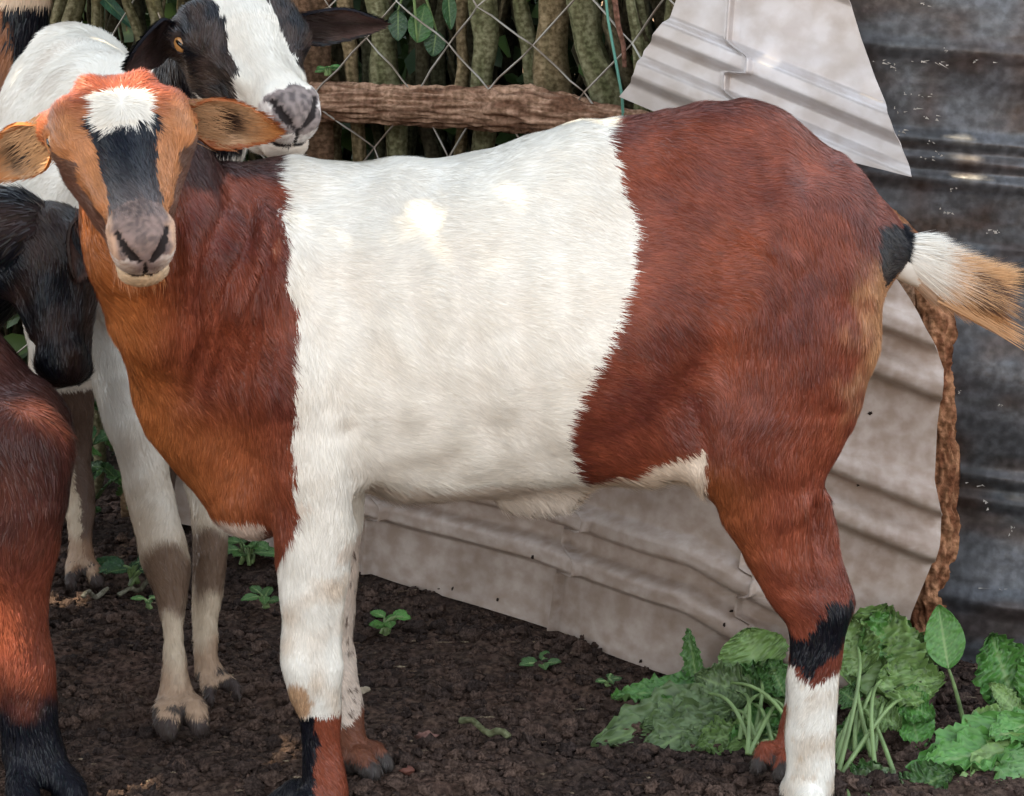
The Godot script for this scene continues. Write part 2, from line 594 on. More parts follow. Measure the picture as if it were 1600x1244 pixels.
func head_bones(h: Dictionary, raw := false) -> Array:
	var bs := []
	var s: float = h.s
	var up: Vector3 = -h.F
	var rows := [[0.040, -0.052, 0.040, 0.042], [0.062, -0.053, 0.051, 0.051], [0.088, -0.055, 0.046, 0.054], [0.125, -0.052, 0.034, 0.047], [0.165, -0.045, 0.0275, 0.038], [0.205, -0.041, 0.0285, 0.034], [0.218, -0.041, 0.0275, 0.030]]
	group_no += 1
	for i in rows.size() - 1:
		var a: Array = rows[i]
		var b: Array = rows[i + 1]
		bs.append(bone(hp(h, a[0], 0, a[1]), hp(h, b[0], 0, b[1]), a[2] * s, a[3] * s, b[2] * s, b[3] * s, h.N, up, 0.012 * s, 0.62))
		bs[-1].g = group_no
	for q in [-1.0, 1.0]:
		# brow, cheek, muscle of the jaw, lip
		bs.append(bone(hp(h, 0.062, q * 0.043, -0.030), hp(h, 0.092, q * 0.046, -0.034), 0.022 * s, 0.022 * s, 0.021 * s, 0.021 * s, h.N, up, 0.018 * s))
		bs.append(bone(hp(h, 0.095, q * 0.038, -0.066), hp(h, 0.145, q * 0.022, -0.068), 0.020 * s, 0.030 * s, 0.016 * s, 0.02 * s, h.N, up, 0.02 * s))
		bs.append(bone(hp(h, 0.105, q * 0.040, -0.038), hp(h, 0.165, q * 0.027, -0.034), 0.009 * s, 0.009 * s, 0.007 * s, 0.007 * s, h.N, up, 0.012 * s))
		bs.append(bone(hp(h, 0.205, q * 0.016, -0.026), hp(h, 0.219, q * 0.012, -0.034), 0.014 * s, 0.014 * s, 0.014 * s, 0.014 * s, h.N, up, 0.01 * s))
		# ear root
		bs.append(bone(hp(h, 0.046, q * 0.035, -0.055), hp(h, 0.046, q * 0.062, -0.058), 0.024 * s, 0.022 * s, 0.017 * s, 0.017 * s, h.N, up, 0.02 * s))
		# horn stub
		bs.append(bone(hp(h, 0.042, q * 0.024, -0.022), hp(h, 0.034, q * 0.025, -0.016), 0.012 * s, 0.012 * s, 0.009 * s, 0.009 * s, h.N, up, 0.016 * s))
	var jw: float = h.get("jaw", 0.0)
	if jw > 0.0:
		bs.append(bone(hp(h, 0.09, 0, -0.105), hp(h, 0.175, 0, -0.090), 0.030 * s, 0.026 * s, 0.024 * s, 0.020 * s, h.N, up, 0.02 * s))
	# lower jaw and chin
	bs.append(bone(hp(h, 0.10, 0, -0.095), hp(h, 0.17, 0, -0.078), 0.030 * s, 0.024 * s, 0.023 * s, 0.018 * s, h.N, up, 0.02 * s))
	bs.append(bone(hp(h, 0.17, 0, -0.078), hp(h, 0.214, 0, -0.074), 0.023 * s, 0.018 * s, 0.0235 * s, 0.015 * s, h.N, up, 0.012 * s))
	# throat
	bs.append(bone(hp(h, 0.04, 0, -0.075), hp(h, 0.07, 0, -0.10), 0.045 * s, 0.045 * s, 0.04 * s, 0.03 * s, h.N, up, 0.03 * s))
	if raw: return bs
	var core := hp(h, 0.200, 0, -0.040)
	h.holes = []
	h.eyes = []
	var cuts := []
	for q in [-1.0, 1.0]:
		# lids round the eye
		var e := eye_place(h, bs, q)
		h.eyes.append(e.p)
		for k in 9:
			var an := TAU * k / 9.0
			var a2 := TAU * (k + 1) / 9.0
			var lid := 0.0034 if sin(an + 0.3) > -0.2 else 0.0024
			cuts.append(bone(e.p + (e.f * cos(an) * 0.0135 + e.u * sin(an) * 0.0088 - e.o * 0.001) * s, e.p + (e.f * cos(a2) * 0.0135 + e.u * sin(a2) * 0.0088 - e.o * 0.001) * s, lid * s, lid * s, lid * s, lid * s, h.N, up, 0.003 * s))
		# nostril and mouth
		var slit := []
		for k in 6:
			var t := k / 5.0
			slit.append(surface_point(bs, core, hp(h, lerpf(0.240, 0.217, t * t), q * lerpf(0.0065, 0.026, t), lerpf(-0.034, -0.013, t))))
		for k in 5:
			var r0 := (0.0022 + 0.0019 * sin(PI * (k + 0.5) / 5.0)) * s
			cuts.append(bone(slit[k], slit[k + 1], r0, r0, r0, r0, h.N, up, 0.003 * s, 1.0, true))
			h.holes.append([slit[k], slit[k + 1], r0 * 1.2])
		var low := hp(h, 0.195, 0, -0.060)
		var m := [surface_point(bs, low, hp(h, 0.25, 0, -0.0625)), surface_point(bs, low, hp(h, 0.235, q * 0.020, -0.0620)), surface_point(bs, low, hp(h, 0.20, q * 0.04, -0.0600)), surface_point(bs, hp(h, 0.18, 0, -0.060), hp(h, 0.18, q * 0.04, -0.0585))]
		for k in 3:
			cuts.append(bone(m[k], m[k + 1], 0.0026 * s, 0.0026 * s, 0.0022 * s, 0.0022 * s, h.N, up, 0.003 * s, 1.0, true))
			if k < 2: h.holes.append([m[k], m[k + 1], 0.0030 * s])
	var s1 := surface_point(bs, core, hp(h, 0.24, 0, -0.038))
	var s2 := surface_point(bs, hp(h, 0.200, 0, -0.055), hp(h, 0.24, 0, -0.058))
	h.holes.append([s1, s2, 0.0024 * s])
	cuts.append(bone(s1, s2, 0.0014 * s, 0.0012 * s, 0.0016 * s, 0.0016 * s, h.N, up, 0.003 * s, 1.0, true))
	bs.append_array(cuts)
	return bs

func sphere_at(p: Vector3, bx: Vector3, by: Vector3, bz: Vector3, c: Color, n := 14) -> ArrayMesh:
	var v := PackedVector3Array()
	var nn := PackedVector3Array()
	var cc := PackedColorArray()
	var idx := PackedInt32Array()
	for i in n + 1:
		for j in n * 2:
			var th := PI * i / n
			var ph := TAU * j / (n * 2)
			v.append(p + bx * sin(th) * cos(ph) + by * cos(th) + bz * sin(th) * sin(ph))
			nn.append((bx.normalized() * sin(th) * cos(ph) + by.normalized() * cos(th) + bz.normalized() * sin(th) * sin(ph)).normalized())
			cc.append(c)
	for i in n:
		for j in n * 2:
			var a := i * n * 2 + j
			var b := i * n * 2 + (j + 1) % (n * 2)
			if bx.cross(by).dot(bz) < 0.0: idx.append_array([a, b, a + n * 2, b, b + n * 2, a + n * 2])
			else: idx.append_array([a, a + n * 2, b, b, a + n * 2, b + n * 2])
	var chk := face_normals(v, idx)
	if chk[n * n].dot(nn[n * n]) < 0.0:
		idx.reverse()
	return amesh(v, nn, cc, idx)

func on_eye(h: Dictionary, p: Vector3) -> bool:
	for e in h.eyes:
		if p.distance_to(e) < 0.0125 * h.s: return true
	return false

func in_hole(h: Dictionary, p: Vector3) -> bool:      # near-black colour in the nostril slits and along the mouth
	for q in h.holes:
		if Geometry3D.get_closest_point_to_segment(p, q[0], q[1]).distance_to(p) < q[2]: return true
	return false

func eye_place(h: Dictionary, bs: Array, q: float) -> Dictionary:
	var k: float = h.get("look", 0.0)
	var out: Vector3 = (h.R * q * (0.93 - 0.2 * k) + h.N * 0.34 + h.F * (0.06 + 0.5 * k)).normalized()
	var p := surface_point(bs, hp(h, 0.080, q * 0.03, -0.040), hp(h, 0.080, q * 0.08, -0.040))
	var f: Vector3 = (h.F - out * h.F.dot(out)).normalized()
	return {"p": p, "o": out, "f": f, "u": (h.N - out * h.N.dot(out) - f * h.N.dot(f)).normalized()}

func eyes(h: Dictionary, root: Node3D, bs: Array) -> void:
	for q in [-1.0, 1.0]:
		var s: float = h.s
		var e := eye_place(h, bs, q)
		var c: Vector3 = e.p - e.o * 0.0085 * s
		var o := part("eye", sphere_at(c, e.f * 0.0135 * s, e.u * 0.0125 * s, e.o * 0.0125 * s, Color(0.50, 0.25, 0.085)), M.eye, root)
		part("pupil", sphere_at(c + e.o * 0.0100 * s, e.f * 0.0074 * s, e.u * 0.0028 * s, e.o * 0.0034 * s, Color(0.004, 0.004, 0.006), 8), M.eye, o)

# a cupped leaf of gristle: base, direction of the tip, direction the hollow faces
func ear(root: Node3D, base: Vector3, tip: Vector3, hollow: Vector3, width: float, sag: float, inner: Callable, outer: Color, fur_len := 0.010, coil := 1.0) -> void:
	var ax := (tip - base).normalized()
	var ln := (tip - base).length()
	var n0 := (hollow - ax * hollow.dot(ax)).normalized()
	var sd := ax.cross(n0)
	var g := []
	var nu := 22
	var nv := 13
	for i in nu:
		var t := i / float(nu - 1)
		var w := width * (0.34 + 0.66 * sstep(0.0, 0.42, t)) * pow(maxf(1.0 - pow(t, 3.2), 0.002), 0.75)
		var curl := lerpf(2.5, 0.85, sstep(0.0, 0.7, t)) * coil
		var row := []
		for j in nv:
			var s := j / float(nv - 1) * 2.0 - 1.0
			var ang := s * curl * 0.5
			var rad := w / curl * 2.0 * 0.55
			var p := base + ax * ln * t + sd * sin(ang) * rad + n0 * (1.0 - cos(ang)) * rad
			p += Vector3(0, -sag * t * t, 0) + n0 * n3(p, 24.0) * 0.004
			row.append(p)
		g.append(row)
	var col := func(i: int, j: int, side: int) -> Color:
		var t := i / float(nu - 1)
		var s := absf(j / float(nv - 1) * 2.0 - 1.0)
		return outer if side == 1 else mixc(inner.call(t, s), outer, sstep(0.86, 1.0, s))
	# the face along the grid normal must be the hollow one
	var d1: Vector3 = (g[6][6] - g[5][6]).cross(g[5][7] - g[5][5])
	if d1.dot(n0) < 0.0:
		for row in g: row.reverse()
	var e := part("ear", shell(g, 0.0035, col), M.skin, root)
	hair_begin()
	for q in 2600:
		var i := rng.randi_range(0, nu - 2)
		var j := rng.randi_range(0, nv - 2)
		var a := rng.randf()
		var b := rng.randf()
		var p: Vector3 = (g[i][j] as Vector3).lerp(g[i + 1][j], a).lerp((g[i][j + 1] as Vector3).lerp(g[i + 1][j + 1], a), b)
		var n: Vector3 = ((g[i + 1][j] - g[i][j]) as Vector3).cross(g[i][j + 1] - g[i][j]).normalized()
		var side := q % 2
		var c: Color = col.call(i, j, side)
		var m := 1.0 + (rng.randf() - 0.5) * 0.4
		if side == 1:
			n = -n
			p += n * 0.0035
		lock(p, (ax + n * 0.12 + Vector3(rng.randf() - 0.5, rng.randf() - 0.5, rng.randf() - 0.5) * 0.35).normalized(), n, fur_len * (0.6 + 0.6 * rng.randf()), 0.0015, Color(c.r * m, c.g * m, c.b * m))
	for q in 260:                            # long hairs in the hollow
		var t := 0.02 + 0.35 * rng.randf()
		var p := base + ax * ln * t + sd * (rng.randf() - 0.5) * width * 0.8 + n0 * 0.006
		lock(p, (ax + n0 * 0.35 + sd * (rng.randf() - 0.5) * 0.7).normalized(), n0, 0.018 + 0.02 * rng.randf(), 0.0011, (inner.call(0.0, 1.0) as Color) * (0.8 + 0.5 * rng.randf()))
	part("ear_hair", hair_mesh(), M.fur, e, "stuff")

# ---------------------------------------------------------------- the chestnut and white goat in the middle
var flank0: Vector3
var flank_u: float
var flank_v: float

func flank(p: Vector3) -> Vector2:          # where a point lies along and up the animal's side, in units of the layout
	return Vector2(p.x / flank_u + 800.0, (flank0.y - p.y) / flank_v)

const XF := [[200, 428], [255, 436], [300, 446], [380, 462], [470, 471], [560, 472], [640, 468], [720, 464], [790, 460], [830, 450], [868, 426], [871, -900]]
const XR := [[100, 985], [168, 968], [210, 955], [260, 962], [300, 985], [340, 992], [400, 985], [470, 960], [540, 930], [600, 900], [650, 886], [700, 890], [745, 902], [775, 905]]
const YB := [[880, 756], [990, 726], [1070, 688], [1105, 668]]
const YW := [[1180, 895], [1203, 925], [1235, 1012], [1275, 1052], [1325, 1040]]
var band := PackedVector2Array([Vector2(1212, 925), Vector2(1244, 974), Vector2(1266, 982), Vector2(1288, 955), Vector2(1300, 920), Vector2(1345, 918), Vector2(1345, 980), Vector2(1306, 1012), Vector2(1278, 1044), Vector2(1250, 1024), Vector2(1222, 984)])
var tail_root := PackedVector2Array([Vector2(1366, 338), Vector2(1440, 350), Vector2(1440, 400), Vector2(1400, 440), Vector2(1384, 440), Vector2(1374, 380)])

func brown(u: float, v: float, p: Vector3) -> Color:
	var c := CHESTNUT
	c = mixc(c, Color(0.120, 0.030, 0.020), 0.5 + 0.7 * n3(p, 7.0) + 0.35 * n3(p, 24.0))
	c = mixc(c, ORANGE, 0.85 * sstep(330.0, 190.0, u) * sstep(240.0, 330.0, v))  # orange here and below: part coat, part warm bounce light put into the colour
	c = mixc(c, ORANGE, 0.5 * sstep(560.0, 700.0, v) * sstep(480.0, 300.0, u))
	c = mixc(c, ORANGE, 0.45 * sstep(660.0, 740.0, v) * sstep(1220.0, 1110.0, u) * sstep(1000.0, 1080.0, u))
	c = mixc(c, TAN, 0.75 * sstep(1305.0, 1380.0, u + 30.0 * n3(p, 30.0)) * sstep(360.0, 430.0, v) * sstep(690.0, 560.0, v))
	return c

func coat_main(p: Vector3, n: Vector3) -> Color:
	if p.y < 0.026 + 0.006 * n3(p, 60.0): return Color(0.055, 0.045, 0.040)
	var q := flank(p)
	var u := q.x
	var v := q.y
	if p.z > 0.02:                          # the side is seen a little nearer than the middle of the animal
		pass
	u += n3(p, 16.0) * 9.0 + n3(p, 110.0) * 6.0
	v += n3(p + Vector3(9, 0, 0), 26.0) * 9.0
	if v > 868.0 and u < 760.0:             # front legs
		if p.z > 0.0:
			if v > 1104.0: return BLACK if u < 486.0 else CHESTNUT * 0.95
			var k := Vector2((u - 462.0) / 24.0, (v - 1075.0) / 34.0).length()
			return mixc(Color(0.46, 0.29, 0.17), mixc(WHITE, Color(0.62, 0.50, 0.38), 0.2 + 0.7 * n3(p, 24.0)), sstep(0.7, 1.15, k))
		if v > 1172.0 + (u - 540.0) * -0.9: return Color(0.16, 0.06, 0.035)
		return mixc(Color(0.60, 0.50, 0.42), Color(0.12, 0.08, 0.06), sstep(0.35, 0.6, n3(p, 75.0)))
	if u > 1150.0 and v > 860.0:            # hind legs
		if p.z > 0.0:
			if Geometry2D.is_point_in_polygon(Vector2(u, v), band): return BLACK
			if v > table(YW, u): return mixc(WHITE, Color(0.60, 0.48, 0.36), 0.15 + 0.7 * n3(p, 22.0) + 0.5 * sstep(0.3, 0.6, n3(p, 60.0)))
			return brown(u, v, p)
		return CHESTNUT if v > 1165.0 or v < 900.0 else WHITE * 0.9
	if Geometry2D.is_point_in_polygon(Vector2(u, v), tail_root): return BLACK
	if u < table(XF, v):
		if v > 800.0 and u < 402.0 and p.z > -0.03: return Color(0.60, 0.48, 0.40)
		return mixc(brown(u, v, p), BLACK, 0.75 * sstep(280.0, 258.0, v + 12.0 * n3(p, 22.0)) * sstep(270.0, 320.0, u))
	if u > table(XR, v):
		if p.z < -0.02 and v > 600.0: return WHITE * 0.92
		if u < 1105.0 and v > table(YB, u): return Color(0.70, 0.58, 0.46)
		return brown(u, v, p)
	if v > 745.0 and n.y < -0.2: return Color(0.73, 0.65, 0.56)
	return mixc(WHITE, Color(0.68, 0.61, 0.51), 0.3 * sstep(0.2, 0.7, n3(p, 11.0)))

func head_main_col(h: Dictionary, p: Vector3) -> Color:
	var l := hl(h, p)
	var a := l.x + 0.003 * n3(p, 60.0)
	var r := absf(l.y + 0.003 * n3(p + Vector3(4, 0, 0), 80.0))
	var n := l.z
	var fine := n3(p, 170.0)
	if a > 0.19 and in_hole(h, p): return Color(0.018, 0.013, 0.013)
	if n < -0.060 and a > 0.195: return Color(0.60, 0.46, 0.31) * (0.95 + 0.2 * fine)      # chin
	if a > 0.196 and n < -0.026 - r * 0.35: # lips
		var lip := mixc(Color(0.62, 0.56, 0.51), Color(0.42, 0.33, 0.28), 0.5 + fine)
		return mixc(lip, Color(0.20, 0.15, 0.145), sstep(0.022, 0.004, r) * sstep(-0.062, -0.045, n))
	if a > 0.186:
		var nose := mixc(Color(0.11, 0.085, 0.08), Color(0.24, 0.175, 0.155), 0.5 + 0.7 * fine + 0.5 * n3(p, 45.0))
		return mixc(nose, Color(0.55, 0.36, 0.25), sstep(0.021, 0.030, r))
	var hw := 0.0310 - 0.004 * sstep(0.09, 0.12, a) - 0.004 * sstep(0.12, 0.17, a)
	if n > -0.05 and r < hw:
		if a < 0.098 + 0.010 * n3(p, 130.0) and a > 0.056 and r < hw - 0.006: return WHITE
		if a >= 0.08: return mixc(mixc(Color(0.008, 0.011, 0.018), Color(0.035, 0.035, 0.04), sstep(0.12, 0.175, a)), Color(0.14, 0.12, 0.12), 0.7 * sstep(0.155, 0.19, a + 0.01 * fine))
	if n < -0.050 and a > 0.088 and r > 0.022: return Color(0.13, 0.062, 0.042)
	if n < -0.03 and a > 0.088 and a < 0.125 and r > 0.045: return Color(0.13, 0.07, 0.05)
	if n < -0.075: return ORANGE * 0.9
	return mixc(CHESTNUT * 1.15, Color(0.46, 0.20, 0.085), sstep(0.055, 0.105, a + r * 0.4 - 0.01))

# hollows and bones of the near side: [along, down, half widths, height in metres]
const RELIEF := [[1000, 330, 62, 75, -0.011], [1075, 225, 40, 26, 0.007], [1310, 400, 34, 46, 0.005], [1180, 350, 70, 60, 0.005], [540, 560, 40, 120, -0.006], [450, 560, 46, 90, 0.006], [495, 720, 40, 50, 0.006], [575, 755, 26, 60, -0.008], [1060, 640, 50, 60, -0.006], [1165, 640, 60, 70, 0.006], [462, 1035, 22, 34, 0.004], [505, 1035, 16, 40, -0.002], [1318, 940, 18, 24, 0.005], [1240, 940, 14, 40, -0.002], [1130, 470, 40, 90, -0.004]]
const CREASE := [[1092, 690, 1070, 560, 18, -0.006], [1230, 385, 1140, 330, 12, 0.004], [1230, 385, 1190, 470, 14, 0.003], [1282, 770, 1285, 900, 10, -0.009], [1255, 800, 1240, 900, 12, -0.004], [1300, 620, 1270, 740, 16, -0.004], [548, 640, 566, 790, 14, -0.006], [470, 330, 520, 600, 22, -0.003], [478, 900, 480, 1000, 10, 0.002], [520, 890, 522, 1010, 9, -0.003]]

func goat_main() -> void:
	flank0 = at(800, 0, 0.1)
	flank_u = at(900, 622, 0.1).x / 100.0
	flank_v = (at(800, 0, 0.1).y - at(800, 1244, 0.1).y) / 1244.0
	var root := thing("piebald_goat", "large chestnut and white goat standing side on, face turned to the viewer", "goat", Vector3(0.0, 0, 0))
	var bs := []
	var back := Vector3(0.9, -0.45, 0)
	chain(bs, [[400, 490, 0, 205, 0.100], [480, 514, 0, 246, 0.125], [600, 527, 0, 257, 0.145], [720, 514, 0, 263, 0.155], [850, 492, 0, 277, 0.155], [960, 466, 0, 278, 0.145], [1080, 428, 0, 254, 0.132], [1180, 410, 0, 226, 0.120], [1255, 424, 0, 182, 0.100], [1302, 438, 0, 134, 0.080]], 0.05, back, 0.72)
	# withers, hook bones, point of the rump
	chain(bs, [[470, 300, 0, 30, 0.03], [640, 305, 0, 32, 0.03]], 0.05, back)
	chain(bs, [[1110, 215, 0.02, 40, 0.03], [1180, 228, 0.02, 38, 0.035]], 0.05, back)
	chain(bs, [[1180, 226, 0, 40, 0.03], [1295, 312, 0, 44, 0.03], [1372, 366, 0, 30, 0.022], [1392, 386, 0, 26, 0.018]], 0.05, back)
	# neck and brisket
	chain(bs, [[430, 520, 0.0, 230, 0.105], [358, 508, 0.05, 188, 0.095], [304, 455, 0.10, 150, 0.080], [246, 385, 0.140, 112, 0.064], [205, 260, 0.150, 88, 0.056]], 0.05, Vector3(0.35, -0.93, 0))
	chain(bs, [[430, 345, 0.0, 84, 0.06], [310, 325, 0.06, 68, 0.05], [245, 235, 0.10, 60, 0.05]], 0.06, Vector3(0.7, -0.7, 0))
	chain(bs, [[360, 640, 0.02, 130, 0.085], [398, 770, 0.045, 76, 0.06]], 0.05, Vector3(0.1, -1, 0))
	# shoulder blade and near front leg
	chain(bs, [[450, 430, 0.075, 85, 0.045], [480, 620, 0.09, 100, 0.055], [500, 720, 0.095, 82, 0.048]], 0.05, Vector3(0.25, -0.95, 0))
	chain(bs, [[502, 700, 0.095, 82, 0.045], [496, 790, 0.10, 66, 0.040], [487, 870, 0.10, 58, 0.035], [490, 960, 0.10, 51, 0.029], [489, 1030, 0.10, 50, 0.029], [491, 1078, 0.10, 40, 0.025], [497, 1112, 0.10, 31, 0.020], [503, 1180, 0.10, 29, 0.018], [506, 1240, 0.10, 34, 0.021]], 0.02)
	foot(bs, at(506, 1245, 0.10), Vector3(-1, 0, 0.25).normalized(), 0.024)
	chain(bs, [[500, 720, -0.075, 72, 0.045], [512, 860, -0.07, 52, 0.034], [516, 990, -0.06, 36, 0.025], [522, 1060, -0.052, 33, 0.023], [540, 1135, -0.048, 27, 0.018], [550, 1192, -0.045, 27, 0.018]], 0.02)
	foot(bs, at(552, 1196, -0.045), Vector3(0.75, 0, 0.5).normalized(), 0.0185, 0.035)
	# hind legs
	chain(bs, [[1220, 380, 0.055, 140, 0.065], [1228, 520, 0.07, 146, 0.068], [1214, 640, 0.08, 126, 0.058], [1196, 720, 0.085, 102, 0.050], [1202, 790, 0.085, 82, 0.042], [1217, 850, 0.085, 66, 0.034], [1245, 905, 0.085, 61, 0.028], [1272, 955, 0.085, 51, 0.024], [1274, 1000, 0.085, 43, 0.022], [1272, 1080, 0.085, 39, 0.020], [1268, 1160, 0.085, 39, 0.019], [1267, 1240, 0.086, 41, 0.021], [1262, 1278, 0.09, 41, 0.022]], 0.03)
	chain(bs, [[1288, 780, 0.085, 10, 0.011], [1304, 880, 0.085, 11, 0.010], [1314, 938, 0.085, 15, 0.012]], 0.015)
	foot(bs, at(1262, 1282, 0.09), Vector3(-1, 0, 0.3).normalized(), 0.025, 0.012)
	chain(bs, [[1250, 560, -0.07, 110, 0.06], [1243, 680, -0.09, 62, 0.05], [1222, 760, -0.09, 55, 0.04], [1228, 850, -0.09, 42, 0.03], [1258, 930, -0.08, 36, 0.024], [1262, 1010, -0.07, 31, 0.02], [1250, 1120, -0.055, 27, 0.018], [1232, 1196, -0.045, 28, 0.019]], 0.02)
	foot(bs, at(1228, 1198, -0.045), Vector3(-0.6, 0, 0.6).normalized(), 0.019, 0.03)
	# hair tuft at the sheath, flank fold
	chain(bs, [[800, 778, 0.0, 16, 0.02], [872, 768, 0.02, 28, 0.022]], 0.03, Vector3(0.6, -0.8, 0))
	chain(bs, [[1000, 690, 0.06, 50, 0.03], [1110, 680, 0.08, 50, 0.03]], 0.06, back)
	var disp := func(p: Vector3, _n: Vector3) -> float:
		var q := flank(p)
		var w := sstep(270.0, 310.0, q.x) * sstep(470.0, 420.0, q.x) * sstep(270.0, 330.0, q.y) * sstep(640.0, 520.0, q.y)
		var folds := sin(q.x * 0.155 + q.y * 0.022 + 2.2 * n3(p, 9.0)) * 0.0060 * w
		var r := 0.0
		for b in RELIEF:
			var du: float = (q.x - b[0]) / b[2]
			var dv: float = (q.y - b[1]) / b[3]
			var dd := du * du + dv * dv
			if dd < 6.0: r += b[4] * exp(-dd)
		for b in CREASE:
			var a0 := Vector2(b[0], b[1])
			var a1 := Vector2(b[2], b[3])
			var d: float = Geometry2D.get_closest_point_to_segment(q, a0, a1).distance_to(q) / float(b[4])
			if d < 2.5: r += b[5] * exp(-d * d)
		var rb := sstep(560.0, 640.0, q.x) * sstep(930.0, 850.0, q.x) * sstep(330.0, 420.0, q.y) * sstep(720.0, 620.0, q.y)
		r += 0.0013 * rb * sin((q.x - 0.16 * q.y) * 0.085)
		return folds + (r if p.z > 0.0 else 0.0) + n3(p, 7.0) * 0.005 + n3(p, 16.0) * 0.0025
	var body := skin(bs, 0.0062, disp)
	var h := head_set(Vector3(-0.4017, 0.8504, 0.18), Vector3(0.2298, -0.6932, 0.6831), Vector3(0.115, 0.7163, 0.6883), 1.057)
	h.look = 0.45
	var head := skin(head_bones(h), 0.0027)
	var hcol := func(p: Vector3, _n: Vector3) -> Color: return head_main_col(h, p)
	for i in head.v.size():                  # the white star is a whorl
		var l := hl(h, head.v[i])
		if l.x < 0.105 and absf(l.y) < 0.045 and l.z > -0.06:
			var away: Vector3 = h.F * (l.x - 0.072) + h.R * l.y
			head.f[i] = (head.f[i] as Vector3).lerp(away.normalized(), 0.9).normalized()
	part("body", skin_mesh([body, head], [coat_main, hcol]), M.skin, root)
	hair_begin()
	var size_body := func(p: Vector3) -> Array:
		var q := flank(p)
		if q.y > 860.0: return [0.0075, 0.0011, 0.08]
		if q.y > 735.0 and q.x > 560.0 and q.x < 1100.0: return [0.018, 0.0014, 0.26]
		var edge := minf(absf(q.x - table(XF, q.y)), absf(q.x - table(XR, q.y)))
		return [0.0150, 0.0010, 0.07] if edge < 20.0 and rng.randf() < 0.4 else [0.0125, 0.0012, 0.06]
	var inside := func(p: Vector3) -> bool: return p.y < 0.0
	hair_over(body, 300000.0, coat_main, size_body, 0.22, inside)
	var size_head := func(p: Vector3) -> Array:
		var l := hl(h, p)
		if l.z > -0.05 and absf(l.y) < 0.034 and l.x < 0.10 and l.x > 0.052: return [0.011, 0.0011, 0.14]
		if l.x > 0.185: return [0.0035, 0.0007, 0.2]
		return [0.0085, 0.0011, 0.14]
	var naked := func(p: Vector3) -> bool:
		var l := hl(h, p)
		return (l.x > 0.206 and l.z > -0.045 and absf(l.y) < 0.027) or on_eye(h, p)
	hair_over(head, 420000.0, hcol, size_head, 0.18, naked)
	# chin tuft and throat hair
	for i in 1500:
		var p := hp(h, 0.10 + 0.09 * rng.randf(), (rng.randf() - 0.5) * 0.045, -0.094 - 0.012 * rng.randf())
		var c := mixc(ORANGE, TAN, rng.randf() * 0.5) * (0.75 + 0.4 * rng.randf())
		lock(p, (Vector3(0.08, -1, -0.1) + Vector3(rng.randf() - 0.5, 0, rng.randf() - 0.5) * 0.6).normalized(), Vector3(0, 0.2, 1).normalized(), 0.012 + 0.026 * pow(rng.randf(), 2.0), 0.0010, c)
	part("coat", hair_mesh(), M.fur, root, "stuff")
	eyes(h, root, head_bones(h, true))
	var inner := func(t: float, s: float) -> Color:
		var c := mixc(Color(0.44, 0.27, 0.15), Color(0.035, 0.022, 0.018), sstep(0.85, 0.25, s) * sstep(0.05, 0.25, t) * sstep(0.85, 0.5, t))
		return mixc(c, Color(0.36, 0.15, 0.05), sstep(0.6, 0.95, t))
	ear(root, hp(h, 0.046, 0.058, -0.058), at(432, 188, 0.17), Vector3(-0.05, -0.35, 1.0), 0.056, 0.012, inner, Color(0.30, 0.10, 0.038))
	ear(root, hp(h, 0.046, -0.058, -0.058), at(-22, 262, 0.19), Vector3(0.1, -0.25, 1.0), 0.056, 0.006, inner, Color(0.40, 0.15, 0.05))
	# tail
	var tb := []
	chain(tb, [[1388, 372, 0.0, 30, 0.02], [1412, 405, 0.0, 34, 0.02], [1452, 428, 0.005, 28, 0.016], [1505, 444, 0.01, 16, 0.009]], 0.02)
	var tail := skin(tb, 0.006)
	var tcol := func(p: Vector3, _n: Vector3) -> Color:
		var q := flank(p)
		var t := q.x + n3(p, 60.0) * 26.0 + (q.y - 420.0) * 0.4
		if t < 1424.0 - (q.y - 380.0) * 0.4: return BLACK
		return mixc(WHITE, Color(0.58, 0.33, 0.16), sstep(1440.0, 1560.0, t))
	var tm := part("tail", skin_mesh([tail], [tcol]), M.skin, root)
	hair_begin()
	var core := [at(1392, 376, 0.0), at(1412, 408, 0.0), at(1452, 430, 0.005), at(1508, 447, 0.01)]
	for i in 9500:
		var t := rng.randf()
		var k := mini(int(t * 3.0), 2)
		var c0: Vector3 = (core[k] as Vector3).lerp(core[k + 1], t * 3.0 - k)
		var an := rng.randf() * TAU
		var off := Vector3(0.2 * cos(an), cos(an), sin(an))
		var p := c0 + off * lerpf(0.018, 0.006, t)
		var d := Vector3(0.95, lerpf(-0.35, -0.22, t) + 0.42 * cos(an) - 0.22 * rng.randf() + 0.12, 0.35 * sin(an)).normalized()
		var ln := lerpf(0.042, 0.060, t) * (0.6 + 0.6 * rng.randf())
		if t < 0.16: ln *= 0.35
		var c: Color = tcol.call(p, d)
		if t > 0.16:
			c = mixc(WHITE, Color(0.60, 0.34, 0.16), sstep(0.2, 0.75, t + 0.3 * (rng.randf() - 0.5)))
			if t > 0.66 and rng.randf() < 0.5 and cos(an) < 0.6: c = Color(0.09, 0.045, 0.03)
			if cos(an) < -0.6: c = mixc(c, Color(0.50, 0.24, 0.09), 0.6)
		var m := 0.85 + 0.3 * rng.randf()
		var nn := (off + Vector3(0, 0.2, 0.6)).normalized()
		nn = (nn - d * nn.dot(d)).normalized()
		var mid := p + d * ln * 0.5
		lock(p, d, nn, ln, 0.0016, Color(c.r * m, c.g * m, c.b * m))
		lock(mid, (d + Vector3(0, -0.22, 0)).normalized(), nn, ln * 0.62, 0.0011, Color(c.r * m, c.g * m, c.b * m))
